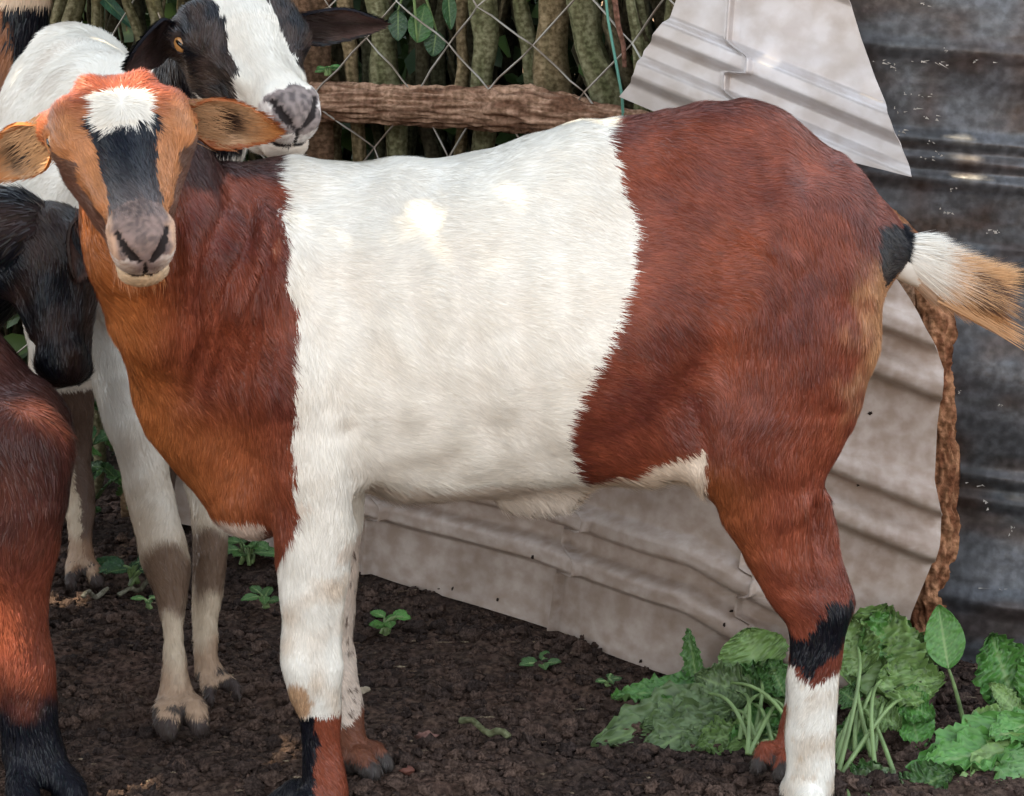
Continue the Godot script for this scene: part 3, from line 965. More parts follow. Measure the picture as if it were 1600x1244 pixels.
	for i in 160:                            # the longest wisp
		var p := at(1475, 462, 0.015) + Vector3(rng.randf() - 0.5, rng.randf() - 0.5, rng.randf() - 0.5) * 0.016
		lock(p, Vector3(0.80, -0.50 + 0.10 * rng.randf(), 0.02).normalized(), Vector3(0, 0.3, 1).normalized(), 0.06 + 0.055 * rng.randf(), 0.002, Color(0.5, 0.27, 0.12) * (0.8 + 0.4 * rng.randf()))
	part("tail_hair", hair_mesh(), M.fur, tm, "stuff")

# ---------------------------------------------------------------- the white goat with a black and white face
func goat_white() -> void:
	var root := thing("white_goat", "white goat with black cheeks and white blaze, peering over the piebald goat's neck", "goat", Vector3(-0.5, 0, -0.6))
	var bs := []
	var ax := Vector3(-0.40, 0, -0.92).normalized()
	var side := Vector3(0.92, 0, -0.40).normalized()
	var fl := Vector3(-0.35, -0.75, -0.5)
	var c0 := at(245, 420, -0.43)
	var c1 := at(165, 320, -0.62)
	var c2 := at(128, 298, -0.80)
	var c3 := at(118, 300, -0.95)
	bs.append(bone(c0, c1, 0.15, 0.10, 0.205, 0.125, side, fl, 0.05, 0.7))
	bs.append(bone(c1, c2, 0.205, 0.125, 0.235, 0.128, side, fl, 0.05, 0.7))
	bs.append(bone(c2, c3, 0.235, 0.128, 0.20, 0.11, side, fl, 0.05, 0.6))
	# neck
	bs.append(bone(at(335, 95, -0.255), at(275, 200, -0.38), 0.062, 0.060, 0.085, 0.075, side, Vector3(0, -1, 0), 0.04))
	bs.append(bone(at(275, 200, -0.38), at(235, 370, -0.52), 0.085, 0.075, 0.12, 0.10, side, Vector3(0, -1, 0), 0.05))
	# legs
	chain(bs, [[185, 500, -0.44, 62, 0.065], [208, 640, -0.38, 45, 0.048], [228, 750, -0.33, 38, 0.036], [244, 820, -0.30, 34, 0.030], [262, 895, -0.27, 31, 0.027], [269, 940, -0.255, 26, 0.022], [272, 1000, -0.235, 20, 0.017], [274, 1058, -0.22, 21, 0.017], [275, 1096, -0.21, 27, 0.021]], 0.02)
	foot(bs, at(277, 1102, -0.21), Vector3(0.3, 0, 1).normalized(), 0.023)
	chain(bs, [[318, 640, -0.48, 55, 0.05], [326, 790, -0.41, 31, 0.032], [328, 870, -0.37, 27, 0.026], [323, 920, -0.355, 23, 0.021], [322, 975, -0.34, 19, 0.016], [322, 1018, -0.325, 22, 0.018], [326, 1046, -0.32, 26, 0.02]], 0.02)
	foot(bs, at(330, 1052, -0.32), Vector3(0.45, 0, 0.9).normalized(), 0.022, 0.045)
	chain(bs, [[110, 430, -0.92, 80, 0.08], [95, 580, -0.90, 52, 0.055], [108, 690, -0.93, 34, 0.034], [124, 770, -0.91, 27, 0.026], [126, 845, -0.87, 23, 0.02], [126, 882, -0.85, 26, 0.021]], 0.02)
	foot(bs, at(127, 886, -0.85), Vector3(0.3, 0, 1).normalized(), 0.023, 0.035)
	chain(bs, [[205, 480, -0.93, 70, 0.07], [240, 640, -0.97, 36, 0.04], [250, 740, -1.0, 26, 0.026], [250, 830, -1.0, 22, 0.02]], 0.02)
	foot(bs, at(250, 836, -1.0), Vector3(0.3, 0, 1).normalized(), 0.022, 0.035)
	var disp := func(p: Vector3, _n: Vector3) -> float: return n3(p, 7.0) * 0.006 + n3(p, 18.0) * 0.002
	var body := skin(bs, 0.0105, disp)
	var knee1 := at(264, 905, -0.25)
	var knee2 := at(330, 880, -0.35)
	var col := func(p: Vector3, n: Vector3) -> Color:
		var c := mixc(WHITE, Color(0.62, 0.56, 0.48), 0.7 * sstep(0.1, 0.6, n3(p, 9.0)))
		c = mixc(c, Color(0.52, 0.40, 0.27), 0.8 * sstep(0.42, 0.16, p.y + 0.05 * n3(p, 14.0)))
		var k := minf(p.distance_to(knee1) / 0.05, p.distance_to(knee2) / 0.048) + 0.3 * n3(p, 30.0)
		c = mixc(Color(0.17, 0.11, 0.075), c, sstep(0.65, 1.2, k))
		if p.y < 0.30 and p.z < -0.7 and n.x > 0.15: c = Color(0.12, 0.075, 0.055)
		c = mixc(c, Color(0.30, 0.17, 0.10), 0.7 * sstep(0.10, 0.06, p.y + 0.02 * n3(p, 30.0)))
		if p.y < 0.030 + 0.02 * n3(p, 40.0): c = Color(0.055, 0.042, 0.036)
		if p.y > 0.70 and p.z > -0.36 and n3(p, 6.0) > -0.1: c = BLACK
		return c
	var h := head_set(Vector3(-0.338, 0.9335, -0.2), Vector3(0.4214, -0.548, 0.7226), Vector3(0.2151, 0.8344, 0.5074), 1.13)
	h.look = 1.0
	h.jaw = 1.0
	var head := skin(head_bones(h), 0.0031)
	var hcol := func(p: Vector3, _n: Vector3) -> Color:
		var l := hl(h, p)
		var a := l.x + 0.004 * n3(p, 60.0)
		var r := l.y + 0.004 * n3(p + Vector3(4, 0, 0), 50.0)
		if a > 0.19 and in_hole(h, p): return Color(0.018, 0.013, 0.013)
		var pad := sstep(0.198, 0.212, a) * sstep(-0.050, -0.038, l.z) * sstep(0.032, 0.022, absf(r))
		if pad > 0.5 + 0.3 * n3(p, 70.0): return mixc(Color(0.10, 0.085, 0.085), Color(0.25, 0.21, 0.20), 0.5 + n3(p, 110.0))
		if a > 0.205 and l.z > -0.058: return mixc(Color(0.70, 0.66, 0.62), Color(0.46, 0.40, 0.38), 0.3 + n3(p, 120.0))
		if a > 0.19 and l.z < -0.058: return Color(0.60, 0.52, 0.44)
		if a > 0.158 - 0.5 * minf(0.0, l.z + 0.05): return WHITE
		if l.z < -0.085: return WHITE if a > 0.10 else BLACK
		var hw := lerpf(0.027, 0.034, sstep(0.06, 0.16, a))
		if absf(r) < hw and l.z > -0.05: return WHITE
		return mixc(BLACK, Color(0.05, 0.035, 0.03), 0.5 + n3(p, 40.0)) if a > 0.06 else BLACK
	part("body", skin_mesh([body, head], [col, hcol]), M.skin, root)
	hair_begin()
	var size_body := func(p: Vector3) -> Array: return [0.008, 0.0014, 0.12] if p.y < 0.35 else [0.013, 0.0016, 0.10]
	hair_over(body, 110000.0, col, size_body, 0.08)
	var size_head := func(p: Vector3) -> Array:
		var l := hl(h, p)
		return [0.004, 0.0009, 0.2] if l.x > 0.185 else [0.010, 0.0013, 0.14]
	var naked := func(p: Vector3) -> bool:
		var l := hl(h, p)
		return (l.x > 0.206 and l.z > -0.045 and absf(l.y) < 0.027) or on_eye(h, p)
	hair_over(head, 300000.0, hcol, size_head, 0.14, naked)
	part("coat", hair_mesh(), M.fur, root, "stuff")
	eyes(h, root, head_bones(h, true))
	var inner := func(t: float, s: float) -> Color: return mixc(Color(0.035, 0.024, 0.022), Color(0.085, 0.05, 0.045), sstep(0.2, 0.8, t) * s)
	ear(root, hp(h, 0.034, 0.055, -0.058), at(600, 34, -0.26), Vector3(-0.1, -0.5, 0.9), 0.050, 0.004, inner, BLACK)
	ear(root, hp(h, 0.036, -0.058, -0.052), at(200, 84, -0.10), Vector3(0.25, -0.45, 0.85), 0.060, 0.014, inner, BLACK)

# ---------------------------------------------------------------- the three goats at the left edge
func goat_black() -> void:
	var root := thing("black_goat", "glossy black goat at the left edge, head lowered with its muzzle pointing down", "goat", Vector3(-0.75, 0, -0.2))
	var bs := []
	var fl := Vector3(-0.8, -0.5, 0)
	var o := Vector3(-0.95, 0.46, -0.27)
	bs.append(bone(o, o + Vector3(-0.55, 0.0, -0.05), 0.17, 0.12, 0.18, 0.13, Vector3(0, 0, 1), fl, 0.05, 0.7))
	bs.append(bone(at(20, 370, -0.20), at(-60, 400, -0.26), 0.062, 0.055, 0.085, 0.07, Vector3(0, 0, 1), fl, 0.04))
	bs.append(bone(at(-60, 400, -0.26), o, 0.085, 0.07, 0.14, 0.10, Vector3(0, 0, 1), fl, 0.05))
	for l in [[-0.02, 0.08], [-0.02, -0.08], [-0.58, 0.08], [-0.58, -0.08]]:
		var a: Vector3 = o + Vector3(l[0], -0.08, l[1])
		bs.append(bone(a, Vector3(a.x, 0.22, a.z), 0.055, 0.045, 0.028, 0.026, Vector3(0, 0, 1), Vector3.DOWN))
		bs.append(bone(Vector3(a.x, 0.22, a.z), Vector3(a.x, 0.07, a.z), 0.026, 0.025, 0.02, 0.02, Vector3(0, 0, 1), Vector3.DOWN))
		foot(bs, Vector3(a.x, 0.07, a.z), Vector3(1, 0, 0), 0.023, 0.04)
	var body := skin(bs, 0.014)
	var h := head_frame(at(32, 306, -0.17), at(84, 592, -0.09), Vector3(-0.18, 0.25, 1.0))
	var head := skin(head_bones(h), 0.004)
	var col := func(p: Vector3, _n: Vector3) -> Color: return mixc(BLACK, Color(0.04, 0.022, 0.017), 0.35 + 0.9 * n3(p, 14.0))
	part("body", skin_mesh([body, head], [col, col]), M.skin, root)
	hair_begin()
	hair_over(body, 26000.0, col, func(_p: Vector3) -> Array: return [0.020, 0.003, 0.14], 0.2)
	hair_over(head, 220000.0, col, func(_p: Vector3) -> Array: return [0.011, 0.0014, 0.16], 0.25, func(p: Vector3) -> bool: return on_eye(h, p))
	part("coat", hair_mesh(), M.fur, root, "stuff")
	eyes(h, root, head_bones(h, true))
	var inner := func(_t: float, s: float) -> Color: return mixc(Color(0.03, 0.02, 0.018), Color(0.12, 0.06, 0.045), s)
	ear(root, hp(h, 0.03, 0.056, -0.05), at(122, 432, -0.12), Vector3(0.6, 0.0, 0.6), 0.05, 0.0, inner, Color(0.035, 0.02, 0.017))
	ear(root, hp(h, 0.03, -0.056, -0.05), at(-90, 420, -0.12), Vector3(-0.4, 0.0, 0.7), 0.05, 0.0, inner, Color(0.035, 0.02, 0.017))

func goat_brown() -> void:
	var root := thing("dark_brown_goat", "dark reddish brown goat in the lower left corner, only its hindquarters in frame", "goat", Vector3(-0.7, 0, 0.0))
	var bs := []
	var back := Vector3(0.75, -0.65, 0)
	chain(bs, [[-620, 700, -0.02, 235, 0.12], [-420, 690, -0.02, 250, 0.14], [-220, 690, -0.02, 240, 0.14], [-90, 700, -0.02, 205, 0.125], [0, 728, -0.02, 155, 0.10], [30, 738, -0.02, 105, 0.085]], 0.05, back, 0.75)
	chain(bs, [[15, 700, 0.05, 100, 0.06], [22, 780, 0.055, 88, 0.055], [24, 850, 0.05, 64, 0.045], [32, 930, 0.045, 47, 0.034], [38, 1000, 0.04, 43, 0.028], [40, 1080, 0.04, 42, 0.026], [44, 1140, 0.04, 45, 0.028], [52, 1175, 0.04, 50, 0.03]], 0.02)
	foot(bs, at(52, 1180, 0.04), Vector3(0.5, 0, 0.85).normalized(), 0.033, 0.045)
	chain(bs, [[-60, 760, -0.12, 90, 0.055], [-100, 860, -0.12, 56, 0.04], [-80, 960, -0.12, 38, 0.026], [-85, 1080, -0.12, 34, 0.022], [-85, 1150, -0.12, 38, 0.024]], 0.02)
	foot(bs, at(-85, 1150, -0.12), Vector3(-1, 0, 0.2).normalized(), 0.026, 0.03)
	for zz in [0.07, -0.10]:
		chain(bs, [[-600, 800, zz, 80, 0.05], [-600, 1000, zz, 40, 0.03], [-600, 1150, zz, 34, 0.022]], 0.02)
		foot(bs, at(-600, 1155, zz), Vector3(-1, 0, 0.2).normalized(), 0.026, 0.03)
	chain(bs, [[-600, 640, -0.02, 150, 0.09], [-760, 480, -0.02, 100, 0.07], [-800, 380, -0.02, 90, 0.06]], 0.05, back)
	var disp := func(p: Vector3, _n: Vector3) -> float: return n3(p, 8.0) * 0.006 + n3(p, 20.0) * 0.002
	var body := skin(bs, 0.010, disp)
	var col := func(p: Vector3, _n: Vector3) -> Color:
		var c := mixc(Color(0.105, 0.036, 0.026), Color(0.055, 0.02, 0.017), 0.5 + n3(p, 9.0))
		c = mixc(c, CHESTNUT * 0.8, 0.8 * sstep(0.36, 0.26, p.y + 0.05 * n3(p, 12.0)))
		c = mixc(c, BLACK, sstep(0.15, 0.09, p.y + 0.03 * n3(p, 18.0)))
		return c
	var h := head_set(at(-790, 300, -0.02), Vector3(-0.80, -0.58, 0.10), Vector3(-0.58, 0.80, 0.05), 1.0)
	var head := skin(head_bones(h), 0.005)
	part("body", skin_mesh([body, head], [col, col]), M.skin, root)
	eyes(h, root, head_bones(h, true))
	for q in [-1.0, 1.0]: ear(root, hp(h, 0.046, q * 0.058, -0.058), hp(h, 0.06, q * 0.20, -0.10), h.N + h.F, 0.05, 0.01, func(_t: float, _s: float) -> Color: return Color(0.10, 0.05, 0.04), Color(0.09, 0.032, 0.024))
	hair_begin()
	hair_over(head, 60000.0, col, func(_p: Vector3) -> Array: return [0.010, 0.0018, 0.12], 0.2)
	hair_over(body, 120000.0, col, func(p: Vector3) -> Array: return [0.009, 0.0012, 0.08] if p.y < 0.3 else [0.015, 0.0015, 0.08], 0.2)
	part("coat", hair_mesh(), M.fur, root, "stuff")

func goat_far() -> void:
	var root := thing("tan_goat", "tan goat with a black throat in the top left corner, behind the white goat", "goat", Vector3(-1.1, 0, -1.3))
	var bs := []
	var z := -1.25
	var fl := Vector3(-0.3, -0.9, 0)
	chain(bs, [[40, -60, z, 45, 0.05], [10, 60, z, 62, 0.06], [-40, 200, z, 90, 0.08]], 0.04, fl)
	chain(bs, [[-40, 210, z, 150, 0.10], [-180, 240, z, 185, 0.13], [-420, 240, z, 190, 0.14], [-560, 230, z, 150, 0.10]], 0.05, Vector3(-0.8, -0.5, 0), 0.7)
	for l in [[-70, 0.08], [-60, -0.08], [-520, 0.08], [-510, -0.08]]:
		chain(bs, [[l[0], 340, z + l[1], 55, 0.05], [l[0], 560, z + l[1], 28, 0.026], [l[0], 690, z + l[1], 20, 0.02]], 0.02)
		foot(bs, at(l[0], 700, z + l[1]), Vector3(1, 0, 0), 0.024, 0.03)
	var body := skin(bs, 0.013)
	var edge := at(24, 40, z)
	var col := func(p: Vector3, _n: Vector3) -> Color:
		var c := mixc(Color(0.36, 0.16, 0.075), Color(0.24, 0.10, 0.05), 0.5 + n3(p, 9.0))
		if p.y > edge.y + 0.035: return Color(0.66, 0.50, 0.36)
		if p.x > edge.x + 0.01 * n3(p, 30.0) and p.y > edge.y - 0.16: return BLACK
		return c
	var h := head_set(at(-10, -185, z), Vector3(0.93, -0.06, 0.36), Vector3(0.05, 0.99, 0.05), 1.0)
	var head := skin(head_bones(h), 0.0045)
	var hcol := func(p: Vector3, _n: Vector3) -> Color: return Color(0.66, 0.50, 0.36) if hl(h, p).z < -0.07 or hl(h, p).x > 0.2 else mixc(Color(0.36, 0.16, 0.075), Color(0.24, 0.10, 0.05), 0.5 + n3(p, 20.0))
	part("body", skin_mesh([body, head], [col, hcol]), M.skin, root)
	eyes(h, root, head_bones(h, true))
	for q in [-1.0, 1.0]: ear(root, hp(h, 0.046, q * 0.058, -0.058), hp(h, 0.03, q * 0.20, -0.09), h.N + h.F, 0.05, 0.01, func(_t: float, _s: float) -> Color: return Color(0.30, 0.16, 0.10), Color(0.28, 0.12, 0.06))
	hair_begin()
	hair_over(head, 90000.0, hcol, func(_p: Vector3) -> Array: return [0.010, 0.0016, 0.12], 0.15)
	hair_over(body, 32000.0, col, func(_p: Vector3) -> Array: return [0.022, 0.003, 0.16], 0.2)
	part("coat", hair_mesh(), M.fur, root, "stuff")

# ---------------------------------------------------------------- ground
func gh(x: float, z: float) -> float:
	var p := Vector3(x, 0, z)
	var h := n3(p, 2.2) * 0.016 + n3(p, 9.0) * 0.009 + n3(p, 30.0) * 0.005 - 0.004
	return h * sstep(14.0, 4.0, Vector2(x, z).length()) - 0.004

func ground() -> void:
	var xs := []
	var zs := []
	var x := -1.45
	while x < 1.25:
		xs.append(x)
		x += 0.011
	var z := -1.9
	while z < 0.55:
		zs.append(z)
		z += 0.011
	for k in 26:
		var s := 0.03 * pow(1.4, k)
		xs.append(xs[-1] + s)
		xs.push_front(xs[0] - s)
		zs.append(zs[-1] + s)
		zs.push_front(zs[0] - s)
	var v := PackedVector3Array()
	var c := PackedColorArray()
	var idx := PackedInt32Array()
	for zz in zs:
		for xx in xs:
			var p := Vector3(xx, gh(xx, zz), zz)
			v.append(p)
			var k := mixc(Color(0.066, 0.046, 0.037), Color(0.135, 0.086, 0.064), 0.5 + 0.8 * n3(p, 3.0) + 0.5 * n3(p, 40.0))
			c.append(mixc(k, Color(0.33, 0.225, 0.145), sstep(0.9, 1.7, zz + 0.3 * n3(p, 1.5)) + sstep(1.9, 3.0, absf(xx) + 0.3 * n3(p, 1.5)) + sstep(3.0, 4.0, -zz)))
	var w: int = xs.size()
	for j in zs.size() - 1:
		for i in w - 1:
			var a := j * w + i
			idx.append_array([a, a + 1, a + w, a + 1, a + w + 1, a + w])
	var o := part("ground", amesh(v, face_normals(v, idx), c, idx), M.soil, self)
	tag(o, "dark crumbly soil trodden by the goats", "", "", "structure")

func lump(seedn: int) -> ArrayMesh:
	var s := SphereMesh.new()
	s.radial_segments = 9
	s.rings = 5
	s.radius = 1.0
	s.height = 2.0
	var a := s.get_mesh_arrays()
	var v: PackedVector3Array = a[Mesh.ARRAY_VERTEX]
	for i in v.size():
		var d := v[i]
		v[i] = d * (1.0 + 0.75 * n3(d + Vector3(seedn * 7, 0, 0), 1.3) + 0.45 * n3(d + Vector3(0, seedn * 5, 0), 2.6)) * Vector3(1, 0.8, 1)
	var idx: PackedInt32Array = a[Mesh.ARRAY_INDEX]
	return amesh(v, face_normals(v, idx), PackedColorArray(), idx)

func many(called: String, mesh: Mesh, m: Material, xf: Array, cols: Array, parent: Node) -> MultiMeshInstance3D:
	var mm := MultiMesh.new()
	mm.transform_format = MultiMesh.TRANSFORM_3D
	mm.use_colors = true
	mm.mesh = mesh
	mm.instance_count = xf.size()
	for i in xf.size():
		mm.set_instance_transform(i, xf[i])
		mm.set_instance_color(i, cols[i])
	var o := MultiMeshInstance3D.new()
	o.name = numbered(called) if parent == self else called
	o.multimesh = mm
	o.material_override = m
	parent.add_child(o, true)
	o.set_meta("kind", "stuff")
	return o

func turn() -> Basis:
	return Basis.from_euler(Vector3(rng.randf() * TAU, rng.randf() * TAU, rng.randf() * TAU))

func soil() -> void:
	var mat := std(0.95, true, 0.25)
	mat.normal_enabled = true
	mat.normal_texture = M.soil.normal_texture
	mat.albedo_texture = M.soil.albedo_texture
	triplanar(mat, 14.0)
	for k in 3:
		var xf := []
		var cols := []
		for i in 13000:
			var z := -1.5 + 1.95 * pow(rng.randf(), 0.8)
			var x := (rng.randf() - 0.5) * 2.3 - 0.1
			var p := Vector3(x, 0, z)
			var r := 0.0020 + 0.0105 * pow(rng.randf(), 4.0)
			if n3(p, 5.0) < -0.1: r *= 0.6
			p.y = gh(x, z) + r * 0.25
			xf.append(Transform3D(turn().scaled(Vector3(r, r * 0.8, r)), p))
			var c := mixc(Color(0.062, 0.044, 0.038), Color(0.165, 0.108, 0.083), rng.randf() * 0.9 + 0.5 * n3(p, 4.0))
			cols.append(c)
		tag(many("soil_clods", lump(k), mat, xf, cols, self), "loose crumbs and clods of dark soil, size %s" % ["fine", "medium", "mixed"][k], "soil")
	# pale chips and straw
	var xf2 := []
	var cols2 := []
	for i in 420:
		var z := -1.2 + 1.5 * rng.randf()
		var x := (rng.randf() - 0.5) * 2.0
		var l := 0.002 + 0.009 * pow(rng.randf(), 3.0)
		xf2.append(Transform3D(Basis(Vector3.UP, rng.randf() * TAU).rotated(Vector3(0, 0, 1), (rng.randf() - 0.5) * 0.6).scaled(Vector3(l, 0.0011, 0.0016)), Vector3(x, gh(x, z) + 0.007, z)))
		cols2.append(mixc(Color(0.16, 0.11, 0.08), Color(0.40, 0.32, 0.22), pow(rng.randf(), 2.0)))
	tag(many("straw_litter", lump(5), mat, xf2, cols2, self), "pale chips and straw scattered on the dark soil", "litter")
	# single twigs and pebbles
	var tw := [[[720, 1140], [795, 1165], 0.0042, Color(0.22, 0.24, 0.13), "short pale green twig lying on the open soil"], [[130, 950], [168, 930], 0.0035, Color(0.30, 0.28, 0.22), "dry pale stalk lying behind the brown goat's leg"], [[185, 930], [240, 908], 0.0035, Color(0.28, 0.27, 0.20), "pale stalk on the soil beside the white goat's front leg"]]
	for t in tw:
		var a := ground_at(t[0][0], t[0][1])
		var b := ground_at(t[1][0], t[1][1])
		var path := []
		for i in 9:
			var q := a.lerp(b, i / 8.0)
			q.y = gh(q.x, q.z) + 0.017 + 0.003 * sin(i * 1.1)
			path.append(q)
		var c: Color = t[3]
		var o := part("twig", tube(path, func(i: int, an: float, _p: Vector3) -> float: return t[2] * (1.0 + 0.15 * sin(an * 2.0 + i)), 7, func(_i: int, _an: float, p: Vector3) -> Color: return c * (0.85 + 0.5 * n3(p, 120.0))), M.bark, self)
		tag(o, t[4], "twig", "twigs on the soil")
	var pb := [[568, 1078, 0.006, "pale oval pebble on the soil right of the front legs"], [557, 1084, 0.0035, "tiny white pebble beside the pale oval one"], [665, 1160, 0.008, "pinkish chip of stone lying in the middle of the soil"], [637, 1216, 0.0065, "reddish pebble near the bottom edge, right of the front hooves"]]
	for i in pb.size():
		var p := ground_at(pb[i][0], pb[i][1])
		var mesh := lump(20 + i)
		var o := part("pebble", mesh, std(0.7, false), self)
		(o.material_override as StandardMaterial3D).albedo_color = [Color(0.62, 0.57, 0.49), Color(0.8, 0.78, 0.74), Color(0.48, 0.34, 0.30), Color(0.42, 0.25, 0.2)][i]
		o.transform = Transform3D(Basis(Vector3.UP, i * 1.3).scaled(Vector3(1.4, 0.8, 0.9) * pb[i][2]), Vector3(p.x, gh(p.x, p.z) + pb[i][2] * 0.8 + 0.003, p.z))
		tag(o, pb[i][3], "pebble", "pebbles on the soil")

# ---------------------------------------------------------------- roofing sheets
func ribs(t: float) -> float:                # pressed profile: a pair of ribs, then a wide pan
	var m := fposmod(t, 0.205)
	var a := sstep(0.0, 0.012, m) * sstep(0.042, 0.030, m)
	var b := sstep(0.062, 0.074, m) * sstep(0.104, 0.092, m)
	return 0.014 * maxf(a, b)

# rows of constant t; place(s, t, h) -> point; seams: [s, slope]
func sheet(t0: float, t1: float, dt: float, sl: Callable, sr: Callable, seams: Array, unit_s: float, place: Callable, prof: Callable, col: Callable) -> ArrayMesh:
	var g := []
	var ss := []
	var t := t0
	while t <= t1:
		var l: float = sl.call(t)
		var r: float = sr.call(t)
		var marks := [l]
		for sm in seams:
			var h: float = prof.call(t + sm[3])
			var s: float = sm[0] + sm[1] * t + (h - 0.005) * sm[2]
			marks.append(clampf(s - 0.006 * unit_s, l, r))
			marks.append(clampf(s, l, r))
			marks.append(clampf(s + 0.006 * unit_s, l, r))
		marks.append(r)
		var row := []
		var rs := []
		for k in marks.size() - 1:
			var n := 22 if (k % 3 == 0) else 3
			for i in n:
				rs.append(lerpf(marks[k], marks[k + 1], i / float(n)))
				row.append([rs[-1], k])
		row.append([r, marks.size() - 2])
		rs.append(r)
		var pr := []
		for q in row.size():
			var k: int = row[q][1]
			var s: float = row[q][0]
			var step := 0.0
			var base: float = prof.call(t)
			# each seam presses the sheet up and lets it sink again
			if k > 0:
				var j := (k - 1) / 3
				var in_ := (k - 1) % 3
				var mk: Array = marks
				if in_ == 0: step = 0.010 * sstep(mk[k], mk[k + 1], s)
				elif in_ == 1: step = 0.010 * (1.0 - 1.35 * sstep(mk[k], mk[k + 1], s))
				else: step = -0.0035 * exp(-(s - mk[k]) / (0.03 * unit_s))
				if j < 0: step = 0.0
			pr.append(place.call(s, t, base + step))
		g.append(pr)
		ss.append(rs)
		t += dt
	var c2 := func(i: int, j: int, side: int) -> Color: return col.call(ss[i][j], t0 + i * dt, g[i][j], side)
	var d1: Vector3 = (g[1][0] - g[0][0] as Vector3).cross(g[0][5] - g[0][0])
	if d1.z < 0.0:
		g.reverse()
		ss.reverse()
	return shell(g, 0.0012, c2)

func sheets() -> void:
	# lower sheet: its foot stands on the soil and runs back to the left
	var foot_px := [[255, 812], [300, 825], [545, 893], [860, 985], [1000, 1048], [1120, 1082], [1230, 1098], [1480, 1112], [1600, 1115]]
	var base := func(q: float) -> Vector3: return ground_at(q, table(foot_px, q)) + Vector3(0, 0.004, 0)
	var smooth := func(q: float) -> Vector3:
		var s := Vector3.ZERO
		for k in 7: s += base.call(q + (k - 3) * 22.0)
		return s / 7.0
	var place_b := func(q: float, t: float, h: float) -> Vector3:
		var p: Vector3 = smooth.call(q)
		var d: Vector3 = (smooth.call(q + 12.0) - smooth.call(q - 12.0)).normalized()
		var n := Vector3(-d.z, 0, d.x).normalized()
		if n.z < 0.0: n = -n
		var up := (Vector3.UP - n * 0.16).normalized()
		var skew := 0.00028 * maxf(q - 1060.0, 0.0)      # towards the right the ribs fall more steeply than the foot
		var hh := h - 1.7 * ribs(t + 0.118) + 1.7 * ribs(t + 0.118 + skew)
		return p + up * t + n * (hh + 0.004 * n3(p + up * t, 5.0))
	var edge_r := [[0.0, 1402], [0.08, 1410], [0.12, 1420], [0.19, 1452], [0.22, 1462], [0.25, 1462], [0.29, 1450], [0.36, 1452], [0.43, 1460], [0.47, 1440], [0.52, 1400], [0.60, 1330]]
	var col_b := func(_s: float, _t: float, p: Vector3, _side: int) -> Color:
		var c := mixc(Color(0.50, 0.42, 0.375), Color(0.40, 0.325, 0.28), 0.5 + 0.8 * n3(p, 6.0))
		return c
	var prof_b := func(t: float) -> float: return 1.7 * ribs(t + 0.118)
	var rb := thing("roofing_sheet", "dusty beige ribbed metal sheet standing on the soil behind the piebald goat's legs", "metal sheet", Vector3(0.1, 0, -0.6), "roofing sheets")
	part("panel", sheet(0.0, 0.56, 0.0035, func(_t: float) -> float: return 258.0, func(t: float) -> float: return table(edge_r, t), [[578, 10.0, 1500.0, 0.0], [872, 30.0, 1900.0, 0.0], [1148, 10.0, 1300.0, 0.0246]], 1150.0, place_b, prof_b, col_b), M.dusty, rb)
	var nail := []
	for i in 8:
		var k := i / 7.0
		nail.append(at(lerpf(1409, 1427, k), lerpf(862, 820, k), -0.325 + 0.004 * k))
	var nm := std(0.85)
	part("rusty_nail", tube(nail, func(i: int, _a: float, _p: Vector3) -> float: return 0.0078 if i > 6 else 0.0034, 8, func(_i: int, _a: float, p: Vector3) -> Color: return Color(0.16, 0.05, 0.035) * (1.0 + n3(p, 200.0))), nm, rb)
	for q in [[838, 873], [776, 942], [806, 978], [930, 1043], [1135, 962], [1136, 977], [1002, 1038], [705, 925], [1345, 660], [1330, 770], [1290, 715]]:
		var b0: Vector3 = smooth.call(q[0])
		var hit := at(q[0], q[1], b0.z)
		var sp: Vector3 = place_b.call(q[0], hit.y, float(prof_b.call(hit.y)))
		var dot := part("mud_spot", lump(q[0]), M.mud, rb)
		dot.transform = Transform3D(Basis().scaled(Vector3(0.0024, 0.0030, 0.0013)), sp - rb.position)
	# upper sheet, hung askew
	var o := at(1190, 120, -0.56)
	var e1 := (at(1420, 224, -0.48) - at(1000, 52, -0.66)).normalized()
	var e2 := Vector3(0, -1, 0.16)
	e2 = (e2 - e1 * e2.dot(e1)).normalized()
	var n := e2.cross(e1)
	var st := func(px: float, py: float) -> Vector2:
		var a := at(px, py, 0.0)
		var d := (a - EYE).normalized()
		var p := EYE + d * ((o - EYE).dot(n) / d.dot(n))
		return Vector2((p - o).dot(e1), (p - o).dot(e2))
	var edge := func(list: Array) -> Array:
		var out := []
		for q in list:
			var w: Vector2 = st.call(q[0], q[1])
			if out.is_empty() or w.y > out[-1][0] + 0.001: out.append([w.y, w.x])
		return out
	var left: Array = edge.call([[1160, -170], [1120, -120], [1095, -60], [1062, -10], [1048, 32], [1008, 80], [997, 118], [962, 158], [935, 195], [905, 250]])
	var right: Array = edge.call([[1290, -260], [1310, -120], [1328, 0], [1345, 60], [1366, 120], [1396, 190], [1411, 235], [1430, 278], [1270, 238], [1100, 196], [960, 165]])
	var place_a := func(s: float, t: float, h: float) -> Vector3: return o + e1 * s + e2 * t + n * (h + 0.010 * n3(Vector3(s, t, 0), 3.0))
	var col_a := func(_s: float, _t: float, p: Vector3, _side: int) -> Color:
		var c := mixc(Color(0.60, 0.575, 0.585), Color(0.53, 0.49, 0.47), 0.5 + 0.8 * n3(p, 5.0))
		return c
	var s0: Vector2 = st.call(1152, 100)
	var ta: float = (st.call(1345, 60) as Vector2).y - 0.20
	var tb: float = (st.call(1270, 238) as Vector2).y + 0.035
	var off: float = (st.call(1200, 98) as Vector2).y
	var prof_a := func(t: float) -> float: return ribs(t - off + 0.008)
